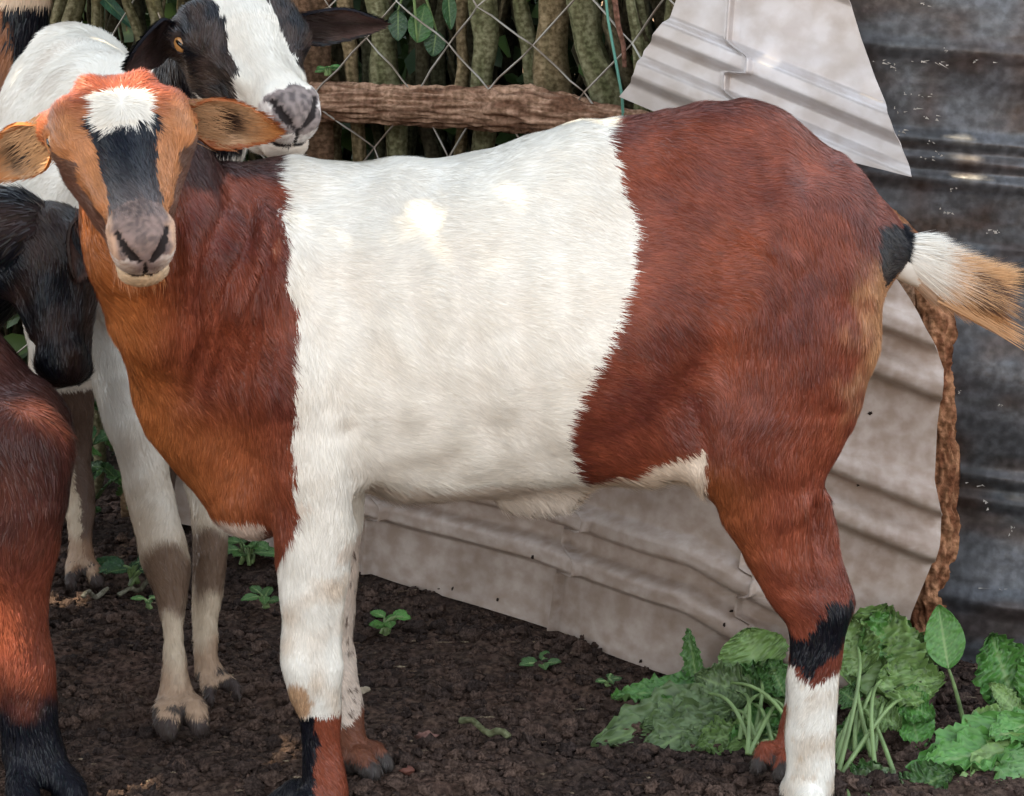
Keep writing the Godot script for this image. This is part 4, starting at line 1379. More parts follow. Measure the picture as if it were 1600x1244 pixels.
	var ra := thing("roofing_sheet", "pale grey ribbed metal sheet hung askew above the piebald goat's rump", "metal sheet", o, "roofing sheets")
	part("panel", sheet(ta, tb, 0.0035, func(t: float) -> float: return table(left, t), func(t: float) -> float: return table(right, t), [[s0.x - 0.35 * s0.y, 0.35, 2.6, 0.0]], 1.0, place_a, prof_a, col_a), M.sheet, ra)
	# a third sheet, mostly hidden behind it
	var o2 := at(1180, 330, -0.66)
	var place_d := func(s: float, t: float, h: float) -> Vector3: return o2 + Vector3(0.94, -0.22, 0.22) * s + Vector3(0, -0.98, 0.1) * t + Vector3(-0.2, 0.1, 0.97) * h
	var rd := thing("roofing_sheet", "grey metal sheet in shade, showing just below the askew sheet's lower corner", "metal sheet", o2, "roofing sheets")
	part("panel", sheet(-0.17, 0.14, 0.004, func(_t: float) -> float: return 0.02, func(t: float) -> float: return 0.222 - 0.03 * t, [], 1.0, place_d, func(t: float) -> float: return ribs(t + 0.08), col_a), M.sheet, rd)
	# dark tin wall at the right
	var oc := at(1330, 0, -0.62)
	var ce1 := (at(1600, 30, -0.55) - at(1330, 12, -0.62)).normalized()
	var cn := Vector3(-ce1.z, 0.05, ce1.x).normalized()
	var ce2 := cn.cross(ce1)
	if ce2.y > 0.0: ce2 = -ce2
	var u := unit(at(1450, 300, -0.58))
	var lines := [[58, 76, 0.004], [196, 214, 0.009], [226, 244, 0.009], [256, 274, 0.009], [372, 410, 0.014], [716, 734, 0.008], [752, 770, 0.008], [905, 935, 0.010]]
	var prof_c := func(t: float) -> float:
		var y := t / u
		var h := 0.0
		for q in lines:
			var m: float = (q[0] + q[1]) * 0.5
			h += q[2] * sstep(q[0] - 10.0, m, y) * sstep(q[1] + 10.0, m, y)
		return h + 0.010 * sin(y * 0.0125 + 1.2)
	var place_c := func(s: float, t: float, h: float) -> Vector3:
		var p := oc + ce1 * s + ce2 * t
		var dent := 0.014 * n3(p, 4.0) + 0.005 * n3(p, 13.0)
		return p + cn * (h + dent)
	var col_c := func(_s: float, _t: float, p: Vector3, _side: int) -> Color:
		var c := mixc(Color(0.085, 0.086, 0.090), Color(0.145, 0.15, 0.165), 0.5 + 0.8 * n3(p, 4.0))
		c = mixc(c, Color(0.085, 0.055, 0.042), 0.7 * sstep(0.05, 0.5, n3(p + Vector3(5, 0, 0), 12.0)))
		return c
	var rc := thing("roofing_sheet", "dark weathered corrugated sheet forming the wall at the right edge", "metal sheet", Vector3(0.5, 0, -0.58), "roofing sheets")
	part("panel", sheet(-0.12, 1.06, 0.005, func(_t: float) -> float: return -0.03, func(_t: float) -> float: return 0.62, [], 1.0, place_c, prof_c, col_c), M.tin, rc)
	hair_begin()
	var spots := [[1375, 95, 30, 8], [1395, 105, 16, 10], [1440, 97, 40, 6], [1478, 100, 44, 7], [1540, 98, 40, 8], [1480, 78, 8, 8], [1420, 148, 14, 8], [1448, 150, 30, 8], [1432, 172, 46, 7], [1455, 182, 24, 10], [1408, 206, 22, 10], [1448, 222, 26, 6], [1452, 248, 32, 9], [1465, 240, 14, 10], [1490, 294, 16, 10], [1478, 328, 24, 12], [1545, 365, 26, 10], [1555, 362, 12, 12], [1450, 8, 26, 6], [1500, 610, 12, 6], [1545, 790, 22, 14], [1520, 760, 40, 8], [1580, 830, 10, 16], [1555, 920, 60, 5], [1400, 172, 10, 14], [1470, 570, 20, 6], [1560, 632, 14, 5]]
	for q in spots:
		for k in 4:
			var px: float = q[0] + (rng.randf() - 0.5) * q[2]
			var py: float = q[1] + (rng.randf() - 0.5) * q[3]
			var a := at(px, py, -0.5)
			var d := (a - EYE).normalized()
			var p := EYE + d * ((oc - EYE).dot(cn) / d.dot(cn))
			var t := (p - oc).dot(ce2)
			p = place_c.call((p - oc).dot(ce1), t, float(prof_c.call(t)) + 0.0022)
			lock(p, (ce1 + ce2 * (rng.randf() - 0.4) * 0.9).normalized(), cn, (0.15 + 0.5 * pow(rng.randf(), 2.0)) * q[2] * u * 0.6, (0.25 + 0.5 * rng.randf()) * q[3] * u * 0.6, Color(0.50, 0.46, 0.41) * (0.6 + 0.5 * rng.randf()))
	part("white_flecks", hair_mesh(), std(0.8), rc, "stuff")

# ---------------------------------------------------------------- wood
func bark_tube(path: Array, r: Callable, sides: int, ca: Color, cb: Color, rough: float, fine: float, along := 0.10) -> ArrayMesh:
	var rad := func(i: int, an: float, p: Vector3) -> float:
		var q := Vector3(cos(an) * fine, i * along, sin(an) * fine)
		var ridge := 1.0 - absf(nz.get_noise_3dv(q * 1.1 + p * 0.7)) * 2.2
		return float(r.call(i)) * (1.0 + rough * (ridge - 0.6) + 0.07 * nz.get_noise_3dv(Vector3(cos(an), i * 0.05, sin(an)) * 2.0 + p * 5.0))
	var col := func(i: int, an: float, p: Vector3) -> Color:
		var q := Vector3(cos(an) * fine, i * along, sin(an) * fine)
		var k := nz.get_noise_3dv(q * 1.1 + Vector3(40, 0, 0))
		return mixc(ca, cb, 0.5 + k + 0.6 * n3(p, 18.0))
	return tube(path, rad, sides, col)

func path_px(list: Array, n: int, wob := 0.004) -> Array:
	var c := Curve3D.new()
	for i in list.size():
		var p := at(list[i][0], list[i][1], list[i][2])
		var a := at(list[maxi(i - 1, 0)][0], list[maxi(i - 1, 0)][1], list[maxi(i - 1, 0)][2])
		var b := at(list[mini(i + 1, list.size() - 1)][0], list[mini(i + 1, list.size() - 1)][1], list[mini(i + 1, list.size() - 1)][2])
		c.add_point(p, (a - b) / 6.0, (b - a) / 6.0)
	var out := []
	var l := c.get_baked_length()
	for i in n:
		var p := c.sample_baked(l * i / float(n - 1))
		out.append(p + Vector3(n3(p, 9.0), 0, n3(p + Vector3(7, 0, 0), 9.0)) * wob)
	return out

func zf(px: float) -> float:                 # the hedge line runs back to the left
	return table([[-400, -2.15], [0, -1.75], [500, -1.18], [1060, -0.72], [1300, -0.62]], px)

func hedge() -> void:
	var ord := ["first", "second", "third", "fourth", "fifth", "sixth", "seventh", "eighth", "ninth", "tenth", "eleventh", "twelfth", "thirteenth", "fourteenth", "fifteenth", "sixteenth"]
	# [px at the top edge, px where the rail crosses, half width, depth, tone]
	var st := [[1052, 1030, 11, 0.00, 0], [1000, 1012, 13, -0.02, 0], [980, 1002, 9, 0.03, 0], [905, 945, 24, 0.0, 0], [866, 868, 25, -0.02, 1], [815, 838, 12, -0.06, 0], [757, 754, 20, 0.0, 0], [722, 720, 11, -0.02, 1], [690, 684, 14, -0.12, 2], [655, 640, 13, -0.10, 2], [585, 612, 20, 0.0, 0], [560, 585, 10, -0.06, 2], [540, 556, 12, 0.02, 1], [505, 520, 14, -0.05, 1]]
	for i in st.size():
		var q: Array = st[i]
		var z: float = zf(q[1]) - 0.06 + q[3]
		var slope: float = (q[1] - q[0]) / 160.0
		var list := [[q[0] - slope * 620, -620, z + 0.02], [q[0] - slope * 200, -200, z], [q[0], 0, z], [q[1], 160, z], [q[1] + slope * 0.4 * 250, 420, z - 0.02], [q[1] + slope * 0.4 * 400, 1010, z - 0.02]]
		var path := path_px(list, 70, 0.007)
		for p in path: p.y = maxf(p.y, -0.03)
		var r0: float = q[2] * unit(path[20])
		var ca: Color = [Color(0.15, 0.155, 0.075), Color(0.20, 0.16, 0.085), Color(0.085, 0.085, 0.05)][q[4]]  # third tone: shade on the rearmost stems painted into their bark
		var cb: Color = [Color(0.30, 0.29, 0.17), Color(0.36, 0.27, 0.16), Color(0.15, 0.15, 0.09)][q[4]]
		var kk := i
		var o := part("hedge_sapling", bark_tube(path, func(j: int) -> float: return r0 * (1.0 + 0.12 * sin(j * 0.35 + kk) + 0.10 * sin(j * 0.83 + kk * 2.0)), 18, ca, cb, 0.16, 2.0), M.bark, self)
		var look: String = ["mossy green", "greyish tan", "dark shaded"][q[4]]
		tag(o, "%s %s upright hedge stem, %s counting left from the askew sheet" % ["thick" if q[2] > 17 else "thin", look, ord[i]], "sapling", "upright hedge stems")
	var far := [[70, 80, 9, 1], [92, 96, 11, 0], [118, 112, 14, 0], [152, 146, 10, 1], [200, 212, 8, 0], [238, 236, 12, 1]]
	for i in far.size():
		var q: Array = far[i]
		var z: float = zf(q[1]) + 0.05
		var path := path_px([[q[0] - 20, -500, z], [q[0], 0, z], [q[1], 60, z], [q[1] + 8, 300, z], [q[1] + 10, 780, z]], 46, 0.012)
		var r0: float = q[2] * unit(path[10])
		var o := part("hedge_sapling", bark_tube(path, func(_j: int) -> float: return r0, 14, Color(0.15, 0.14, 0.07), Color(0.26, 0.23, 0.14), 0.14, 2.0), M.bark, self)
		tag(o, "slim olive hedge stem above the white goat's back, %s from the left" % ord[i], "sapling", "hedge stems behind the white goat")
	# brush between: thin shoots nobody could count
	var v := PackedVector3Array()
	var nn := PackedVector3Array()
	var cc := PackedColorArray()
	var idx := PackedInt32Array()
	for i in 230:
		var px := -260.0 + 1400.0 * rng.randf()
		var z := zf(px) - 0.08 - 0.45 * rng.randf()
		var lean := (rng.randf() - 0.5) * 160.0
		var top := -500.0 + 420.0 * rng.randf()
		var path := path_px([[px - lean, top, z], [px - lean * 0.3, 40, z + 0.03], [px, 260, z - 0.03], [px + lean * 0.5, 620, z]], 12, 0.03)
		var r0 := 0.003 + 0.011 * pow(rng.randf(), 1.6)
		var ca := mixc(Color(0.06, 0.06, 0.035), Color(0.17, 0.14, 0.085), rng.randf())
		var m := tube(path, func(_i: int, _a: float, _p: Vector3) -> float: return r0, 6, func(_i: int, _a: float, p: Vector3) -> Color: return ca * (0.8 + 0.7 * n3(p, 30.0)))
		var a := m.surface_get_arrays(0)
		var k := v.size()
		v.append_array(a[Mesh.ARRAY_VERTEX])
		nn.append_array(a[Mesh.ARRAY_NORMAL])
		cc.append_array(a[Mesh.ARRAY_COLOR])
		for w in a[Mesh.ARRAY_INDEX]: idx.append(w + k)
	tag(part("hedge_brush", amesh(v, nn, cc, idx), M.bark, self), "thin shoots crowding the shade between the hedge stems", "brush", "", "stuff")
	# leaves in the depth of the hedge
	var lm := leaf_mesh(0.045, 0.028)
	var xf := []
	var cols := []
	for i in 22000:
		var px := -500.0 + 2000.0 * rng.randf()
		var z := zf(px) - 0.16 - 1.0 * rng.randf()
		var p := at(px, 500, z)
		p.y = 0.02 + 1.9 * rng.randf()
		if rng.randf() < 0.12 and p.y > 0.5:
			p.z += 0.12
		xf.append(Transform3D(turn().scaled(Vector3.ONE * (0.7 + 1.1 * rng.randf())), p))
		cols.append(mixc(Color(0.028, 0.055, 0.022), Color(0.07, 0.13, 0.03), rng.randf()))
	tag(many("hedge_foliage", lm, M.crown, xf, cols, self), "dark green leaves filling the depth of the hedge", "foliage")
	# rail
	var rail := path_px([[395, 148, zf(395) + 0.02], [480, 158, zf(480) + 0.02], [600, 163, zf(600) + 0.02], [720, 168, zf(720) + 0.02], [830, 172, zf(830) + 0.03], [920, 186, zf(920) + 0.03], [1010, 200, zf(1010) + 0.02], [1060, 206, zf(1060) + 0.0]], 190, 0.006)
	var o := part("fence_rail", bark_tube(rail, func(j: int) -> float: return table([[0, 0.027], [40, 0.031], [100, 0.031], [132, 0.036], [150, 0.030], [189, 0.018]], j), 72, Color(0.22, 0.11, 0.068), Color(0.58, 0.36, 0.25), 0.17, 3.4, 0.035), M.bark, self)
	tag(o, "rough brown log laid across the hedge as a fence rail, bark deeply cracked", "log")
	# broad post behind the white goat's nose
	var pst := path_px([[486, -420, zf(486) - 0.01], [484, 0, zf(486) - 0.01], [484, 200, zf(486) - 0.01], [484, 890, zf(486) - 0.01]], 60, 0.004)
	var rp := func(i: int, an: float, p: Vector3) -> float:
		var s := 0.030 / maxf(maxf(absf(cos(an)), absf(sin(an))), 0.74)
		return s * (1.0 + 0.05 * n3(Vector3(cos(an) * 3, i * 0.06, sin(an) * 3), 3.0))
	var o2 := part("fence_post", tube(pst, rp, 24, func(i: int, an: float, p: Vector3) -> Color: return mixc(Color(0.12, 0.072, 0.045), Color(0.27, 0.16, 0.10), 0.5 + nz.get_noise_3dv(Vector3(cos(an) * 6, i * 0.12, sin(an) * 6)))), M.bark, self)
	tag(o2, "squared reddish brown post holding the rail behind the white goat's muzzle", "post")
	# crooked pole between the sheets
	var pole := path_px([[1225, 205, -0.60], [1300, 285, -0.575], [1375, 345, -0.565], [1435, 415, -0.555], [1456, 500, -0.55], [1446, 565, -0.55], [1462, 640, -0.55], [1468, 730, -0.55], [1466, 840, -0.55], [1452, 930, -0.55], [1450, 1060, -0.55]], 200, 0.008)
	var o3 := part("crooked_pole", bark_tube(pole, func(j: int) -> float: return table([[0, 0.022], [60, 0.027], [92, 0.034], [105, 0.029], [118, 0.021], [135, 0.028], [175, 0.027], [199, 0.028]], j), 44, Color(0.24, 0.095, 0.048), Color(0.52, 0.26, 0.145), 0.2, 2.6), M.bark, self)
	tag(o3, "crooked orange brown pole with rough bark between the beige and dark sheets", "pole")
	var flap := []  # flap of brown cardboard, added as a child of the pole
	for i in 10:
		var row := []
		for j in 8:
			var a := i / 9.0
			var b := j / 7.0
			row.append(at(lerpf(1384, 1424, b) + 6.0 * sin(a * 3.0), lerpf(425, 528 - 22.0 * absf(b - 0.55), a), -0.50 + 0.012 * sin(b * 2.6)))
		flap.append(row)
	part("cardboard_flap", shell(flap, 0.003, func(i: int, j: int, _s: int) -> Color: return Color(0.24, 0.14, 0.09) * (0.9 + 0.5 * nz.get_noise_2d(i * 2.0, j * 0.8))), M.bark, o3)
	# wire netting
	var wr := thing("wire_netting", "sagging chain link wire netting strung across the hedge stems", "netting", Vector3(-0.2, 0, -1.0))
	for c in range(-14, 4):
		var path := []
		for r in range(-7, 11):
			var px: float = 840.0 + 68.0 * (c + posmod(c + r + 1, 2))
			var py: float = 82.0 * r
			var w := Vector3(n3(Vector3(px, py, 0), 0.013), n3(Vector3(px, py, 50), 0.013), 0)
			var q := at(px + w.x * 34.0, py + w.y * 40.0, zf(px) + 0.035 + (0.0025 if posmod(r, 2) == 0 else -0.0025))
			if q.y < 0.02: break
			if path.size():
				var last: Vector3 = path[-1]
				for k in range(1, 4):
					path.append(last.lerp(q, k / 4.0) + Vector3(n3(last * k, 30.0), n3(q * k, 30.0), 0) * 0.0022)
			path.append(q)
		part("wire", tube(path, func(_i: int, _a: float, _p: Vector3) -> float: return 0.0016, 6, func(_i: int, _a: float, p: Vector3) -> Color: return mixc(Color(0.42, 0.40, 0.36), Color(0.22, 0.17, 0.13), 0.4 + n3(p, 22.0))), M.wire, wr)
	# thin green cord
	var cord := path_px([[941, -60, zf(941) + 0.045], [950, 30, zf(950) + 0.045], [962, 95, zf(962) + 0.045], [972, 150, zf(972) + 0.045], [976, 230, zf(976) + 0.04]], 24, 0.0)
	tag(part("cord", tube(cord, func(_i: int, _a: float, _p: Vector3) -> float: return 0.0022, 6, func(_i: int, _a: float, _p: Vector3) -> Color: return Color(0.10, 0.26, 0.20)), M.wire, self), "thin blue green cord hanging in front of a leaning mossy stem", "cord")
	var sh := path_px([[952, -60, zf(952) + 0.03], [966, 40, zf(966) + 0.03], [974, 70, zf(974) + 0.03], [976, 105, zf(976) + 0.03]], 20, 0.0)
	tag(part("shoot", tube(sh, func(i: int, _a: float, _p: Vector3) -> float: return 0.0052 - 0.0001 * i, 8, func(_i: int, _a: float, p: Vector3) -> Color: return Color(0.30, 0.15, 0.11) * (0.9 + 0.5 * n3(p, 60.0))), M.bark, self), "reddish bare shoot hanging beside the blue green cord", "shoot")
	# block behind the white goat's legs
	var bo := ground_at(232, 838) + Vector3(0, 0, -0.16)
	var s := SphereMesh.new()
	s.radial_segments = 40
	s.rings = 24
	s.radius = 1.0
	s.height = 2.0
	var ar := s.get_mesh_arrays()
	var vv: PackedVector3Array = ar[Mesh.ARRAY_VERTEX]
	var cl := PackedColorArray()
	for i in vv.size():
		var d := vv[i].normalized()
		var m := maxf(maxf(absf(d.x), absf(d.y)), absf(d.z))
		var q := d / pow(m, 0.75)
		q *= 1.0 + 0.12 * n3(d, 2.0) + 0.05 * n3(d, 7.0)
		q = Vector3(q.x * 0.062 * (1.0 - 0.28 * q.y), q.y * 0.085 + 0.08, q.z * 0.05)
		vv[i] = q
		cl.append(mixc(Color(0.34, 0.23, 0.14), Color(0.22, 0.14, 0.085), 0.5 + n3(q, 22.0)))
	part("stone_block", amesh(vv, face_normals(vv, ar[Mesh.ARRAY_INDEX]), cl, ar[Mesh.ARRAY_INDEX]), M.bark, self).position = bo
	tag(get_child(get_child_count() - 1), "rough tan stone block behind the white goat's front leg", "stone")

# ---------------------------------------------------------------- leaves
func leaf_mesh(l: float, w: float) -> ArrayMesh:      # small leaf for masses, folded on its midrib
	var v := PackedVector3Array([Vector3(0, 0, 0), Vector3(l * 0.35, 0.1 * w, w * 0.5), Vector3(l * 0.7, 0.06 * w, w * 0.42), Vector3(l, -0.1 * w, 0), Vector3(l * 0.7, 0.06 * w, -w * 0.42), Vector3(l * 0.35, 0.1 * w, -w * 0.5), Vector3(l * 0.5, -0.08 * w, 0)])
	var idx := PackedInt32Array([0, 1, 6, 1, 2, 6, 2, 3, 6, 3, 4, 6, 4, 5, 6, 5, 0, 6])
	return amesh(v, face_normals(v, idx), PackedColorArray(), idx)

# one broad leaf: base and tip, the way its face looks, width, lobes, crumple
func leaf(parent: Node3D, base: Vector3, tip: Vector3, face: Vector3, w: float, lobes: float, crumple: float, c: Color, sag := 0.0, stalk: Variant = null) -> void:
	var ax := tip - base
	var l := ax.length()
	ax /= l
	var n := (face - ax * face.dot(ax)).normalized()
	var sd := ax.cross(n)
	var nu := 34
	var nv := 19
	var g := []
	var sh := rng.randf() * 50.0
	for i in nu:
		var t := i / float(nu - 1)
		var prof := pow(sin(PI * pow(t, 0.72)), 0.8) if t < 0.999 else 0.0
		var row := []
		for j in nv:
			var s := j / float(nv - 1) * 2.0 - 1.0
			var k := prof * (1.0 - lobes * 0.5 * (0.5 + 0.5 * cos(t * 21.0 + sh + s * 0.6))) * (1.0 + 0.42 * lobes * nz.get_noise_2d(t * 9.0 + sh * 9.0, signf(s) * 40.0) + 0.2 * lobes * nz.get_noise_2d(t * 34.0 + sh * 5.0, signf(s) * 20.0))
			var x := s * (k * w * 0.5 + 0.0006)
			var p := base + ax * (t * l + absf(s) * k * w * 0.10) + sd * x
			var z := absf(s) * w * 0.10 + sin(absf(s) * 3.0 - t * 24.0) * 0.012 * w * absf(s) * (1.0 + crumple)
			z += crumple * w * 0.22 * nz.get_noise_3d(t * 26.0 + sh, s * 18.0, sh) * (0.3 + absf(s))
			p += n * z + Vector3(0, -sag * t * t * l, 0)
			row.append(p)
		g.append(row)
	var col := func(i: int, j: int, side: int) -> Color:
		var t := i / float(nu - 1)
		var s := absf(j / float(nv - 1) * 2.0 - 1.0)
		var vein := sstep(0.11, 0.03, s) * (1.0 - t * 0.6)
		var lat := sstep(0.86, 0.99, sin((t - s * 0.16) * 46.0)) * 0.45 * (1.0 - s)
		var k := c * (0.85 + 0.35 * nz.get_noise_3d(t * 30.0 + sh, s * 30.0, 3.0))
		k = mixc(k, Color(0.24, 0.34, 0.13), maxf(vein, lat))
		return mixc(k, Color(0.16, 0.22, 0.10), 0.4) if side == 1 else k
	var d1: Vector3 = (g[9][9] - g[8][9] as Vector3).cross(g[8][10] - g[8][8])
	if d1.dot(n) < 0.0:
		for row in g: row.reverse()
	part("leaf", shell(g, 0.0006, col), M.leaf, parent)
	if stalk != null:
		var a: Vector3 = stalk + Vector3(rng.randf() - 0.5, 0.0, rng.randf() - 0.5) * minf(0.09, base.distance_to(stalk) * 0.9)
		var path := []
		for i in 12:
			var k := i / 11.0
			path.append(a.lerp(base, k) + Vector3(0.06 * sin(sh) * sin(k * PI) * a.distance_to(base), 0.16 * a.distance_to(base) * sin(k * PI), 0.0))
		path.append(base + ax * 0.01 - n * 0.001)
		part("stalk", tube(path, func(i: int, _a: float, _p: Vector3) -> float: return 0.0032 - 0.00014 * i, 7, func(_i: int, _a: float, p: Vector3) -> Color: return Color(0.20, 0.29, 0.11) * (0.9 + 0.4 * n3(p, 60.0))), M.leaf, parent)

func sprig(where: Vector3, label: String, n: int, size: float, c: Color, called := "seedling") -> void:
	var r := thing(called, label, "plant", where, "weed seedlings")
	for i in n:
		var an := i * 2.4 + rng.randf() * 0.6
		var up := 0.25 + 0.75 * rng.randf()
		var d := Vector3(cos(an), up, sin(an)).normalized()
		var b := where + Vector3(d.x * size * 0.35, size * (0.35 + 0.5 * rng.randf()), d.z * size * 0.35)
		leaf(r, b, b + Vector3(d.x, 0.15 + 0.4 * (up - 0.5), d.z).normalized() * size * (0.7 + 0.5 * rng.randf()), Vector3(-d.x * 0.4, 1, 0.5 - d.z * 0.3), size * 0.55, 0.15, 0.35, c * (0.8 + 0.4 * rng.randf()), 0.2, where)

func plants() -> void:
	var bright := Color(0.095, 0.25, 0.050)
	var mid := Color(0.075, 0.17, 0.045)
	var dusty := Color(0.115, 0.175, 0.068)
	var pale := Color(0.18, 0.29, 0.085)
	var root := ground_at(1205, 1165)
	var p1 := thing("broadleaf_weed", "dusty crumpled broad leaved weed left of the piebald goat's hind leg", "plant", root, "broad leaved weeds")
	var L := func(par: Node3D, b: Array, t: Array, face: Vector3, w: float, lobes: float, cr: float, c: Color, sag: float, st: Variant) -> void:
		leaf(par, at(b[0], b[1], b[2]), at(t[0], t[1], t[2]), face, w, lobes, cr, c, sag, st)
	L.call(p1, [1160, 1085, -0.26], [922, 1158, -0.18], Vector3(-0.1, 0.75, 0.7), 0.085, 0.4, 0.55, dusty, 0.05, root)
	L.call(p1, [1120, 1068, -0.28], [955, 1092, -0.24], Vector3(-0.1, 0.9, 0.4), 0.050, 0.3, 0.8, bright * 0.8, 0.0, root)
	L.call(p1, [1092, 1085, -0.27], [1076, 982, -0.30], Vector3(-0.7, 0.1, 0.7), 0.036, 0.25, 0.5, mid * 1.2, 0.0, root)
	L.call(p1, [1186, 1062, -0.28], [1165, 982, -0.30], Vector3(0.1, 0.1, 1.0), 0.092, 0.05, 0.35, pale, 0.0, root)
	L.call(p1, [1150, 1130, -0.22], [1060, 1195, -0.16], Vector3(-0.1, 0.6, 0.8), 0.075, 0.45, 0.6, dusty * 0.9, 0.1, root)
	L.call(p1, [1175, 1090, -0.25], [1085, 1055, -0.26], Vector3(0.0, 0.4, 0.9), 0.065, 0.45, 0.6, dusty, 0.0, root)
	L.call(p1, [1215, 1118, -0.22], [1140, 1158, -0.18], Vector3(-0.1, 0.8, 0.6), 0.055, 0.35, 0.8, bright, 0.1, root)
	L.call(p1, [1190, 1150, -0.18], [1095, 1214, -0.13], Vector3(-0.2, 0.5, 0.8), 0.034, 0.5, 0.9, pale, 0.1, root)
	L.call(p1, [1200, 1150, -0.20], [1130, 1210, -0.15], Vector3(0.1, 0.5, 0.8), 0.045, 0.5, 0.9, mid, 0.1, root)
	L.call(p1, [1225, 1140, -0.20], [1180, 1212, -0.14], Vector3(0.1, 0.5, 0.8), 0.05, 0.4, 0.8, mid, 0.1, root)
	L.call(p1, [1212, 1110, -0.26], [1222, 1040, -0.28], Vector3(0.0, 0.2, 1.0), 0.05, 0.4, 0.9, pale * 0.8, 0.0, root)
	L.call(p1, [1165, 1100, -0.25], [1000, 1128, -0.20], Vector3(-0.1, 0.7, 0.7), 0.07, 0.5, 0.6, dusty * 1.1, 0.05, root)
	L.call(p1, [1140, 1110, -0.23], [985, 1185, -0.15], Vector3(-0.1, 0.6, 0.8), 0.07, 0.5, 0.6, dusty * 0.95, 0.05, root)
	L.call(p1, [1205, 1085, -0.27], [1135, 1048, -0.27], Vector3(0.0, 0.3, 1.0), 0.06, 0.5, 1.0, mid * 1.2, 0.0, root)
	L.call(p1, [1165, 1140, -0.20], [1085, 1165, -0.17], Vector3(0.0, 0.7, 0.7), 0.05, 0.5, 1.0, pale * 0.85, 0.1, root)
	L.call(p1, [1222, 1165, -0.16], [1165, 1218, -0.12], Vector3(0.1, 0.6, 0.8), 0.05, 0.5, 0.9, pale * 0.8, 0.1, root)
	L.call(p1, [1228, 1090, -0.26], [1200, 1030, -0.28], Vector3(0.1, 0.2, 1.0), 0.05, 0.4, 0.8, mid * 1.2, 0.0, root)
	var r2 := ground_at(1345, 1190)
	var p2 := thing("broadleaf_weed", "weed with large pale veined leaf just right of the piebald goat's hind leg", "plant", r2, "broad leaved weeds")
	L.call(p2, [1352, 1092, -0.18], [1385, 948, -0.24], Vector3(-0.15, 0.25, 1.0), 0.125, 0.12, 0.55, pale * 0.95, 0.0, r2)
	L.call(p2, [1365, 1075, -0.17], [1472, 1062, -0.20], Vector3(0.0, 0.6, 0.9), 0.062, 0.15, 0.8, pale, 0.0, r2)
	L.call(p2, [1345, 1105, -0.16], [1408, 1132, -0.14], Vector3(-0.1, 0.8, 0.6), 0.052, 0.35, 0.7, pale * 0.8, 0.1, r2)
	L.call(p2, [1340, 1100, -0.17], [1312, 1075, -0.17], Vector3(0.0, 0.7, 0.7), 0.04, 0.3, 0.7, mid, 0.1, r2)
	L.call(p2, [1418, 1092, -0.19], [1438, 1168, -0.14], Vector3(0.1, 0.4, 0.9), 0.052, 0.05, 0.5, bright * 1.25, 0.1, r2)
	L.call(p2, [1340, 1010, -0.2], [1420, 975, -0.24], Vector3(0.1, 0.3, 1.0), 0.06, 0.3, 0.7, bright * 0.9, 0.0, r2)
	L.call(p2, [1340, 1060, -0.19], [1322, 960, -0.22], Vector3(-0.1, 0.2, 1.0), 0.07, 0.2, 0.7, pale * 0.85, 0.0, r2)
	L.call(p2, [1380, 1060, -0.19], [1455, 1000, -0.24], Vector3(0.1, 0.3, 1.0), 0.075, 0.25, 0.8, pale, 0.0, r2)
	L.call(p2, [1390, 1085, -0.18], [1460, 1120, -0.16], Vector3(0.1, 0.6, 0.8), 0.05, 0.3, 0.7, bright, 0.05, r2)
	L.call(p2, [1350, 1125, -0.15], [1318, 1180, -0.11], Vector3(-0.1, 0.6, 0.8), 0.045, 0.3, 0.7, mid, 0.1, r2)
	var r3 := ground_at(1500, 1140)
	var p3 := thing("broadleaf_weed", "upright stalk with a single smooth oval green leaf before the dark sheet", "plant", r3, "broad leaved weeds")
	L.call(p3, [1482, 1045, -0.20], [1466, 945, -0.22], Vector3(0.1, 0.15, 1.0), 0.050, 0.0, 0.12, bright * 0.85, 0.0, r3)
	var r4 := ground_at(1596, 1160)
	var p4 := thing("broadleaf_weed", "crinkled bright green weed leaf rising at the right edge", "plant", r4, "broad leaved weeds")
	L.call(p4, [1592, 1118, -0.18], [1548, 990, -0.22], Vector3(0.1, 0.2, 1.0), 0.082, 0.12, 0.9, bright * 0.9, 0.0, r4)
	L.call(p4, [1596, 1118, -0.17], [1545, 1068, -0.17], Vector3(0.2, 0.6, 0.8), 0.03, 0.1, 0.6, pale, 0.0, r4)
	L.call(p4, [1604, 1110, -0.18], [1665, 1010, -0.20], Vector3(0.0, 0.2, 1.0), 0.08, 0.1, 0.7, bright, 0.0, r4)
	var r5 := ground_at(1640, 1190)
	var p5 := thing("broadleaf_weed", "large lobed green leaves spreading in the bottom right corner", "plant", r5, "broad leaved weeds")
	L.call(p5, [1610, 1130, -0.10], [1405, 1222, -0.02], Vector3(-0.1, 0.85, 0.55), 0.085, 0.5, 0.35, bright * 0.95, 0.05, r5)
	L.call(p5, [1620, 1160, -0.08], [1495, 1252, 0.02], Vector3(0.0, 0.8, 0.6), 0.075, 0.4, 0.4, pale * 0.9, 0.05, r5)
	L.call(p5, [1630, 1180, -0.06], [1560, 1262, 0.03], Vector3(0.1, 0.8, 0.6), 0.07, 0.3, 0.5, mid * 1.3, 0.05, r5)
	L.call(p5, [1640, 1130, -0.12], [1545, 1150, -0.06], Vector3(0.0, 0.9, 0.4), 0.06, 0.4, 0.5, bright, 0.05, r5)
	L.call(p5, [1600, 1165, -0.08], [1440, 1190, -0.02], Vector3(-0.1, 0.9, 0.45), 0.07, 0.6, 0.5, bright, 0.05, r5)
	L.call(p5, [1612, 1150, -0.10], [1505, 1128, -0.10], Vector3(0.0, 0.8, 0.6), 0.06, 0.4, 0.6, pale, 0.0, r5)
	var r6 := ground_at(1330, 1252)
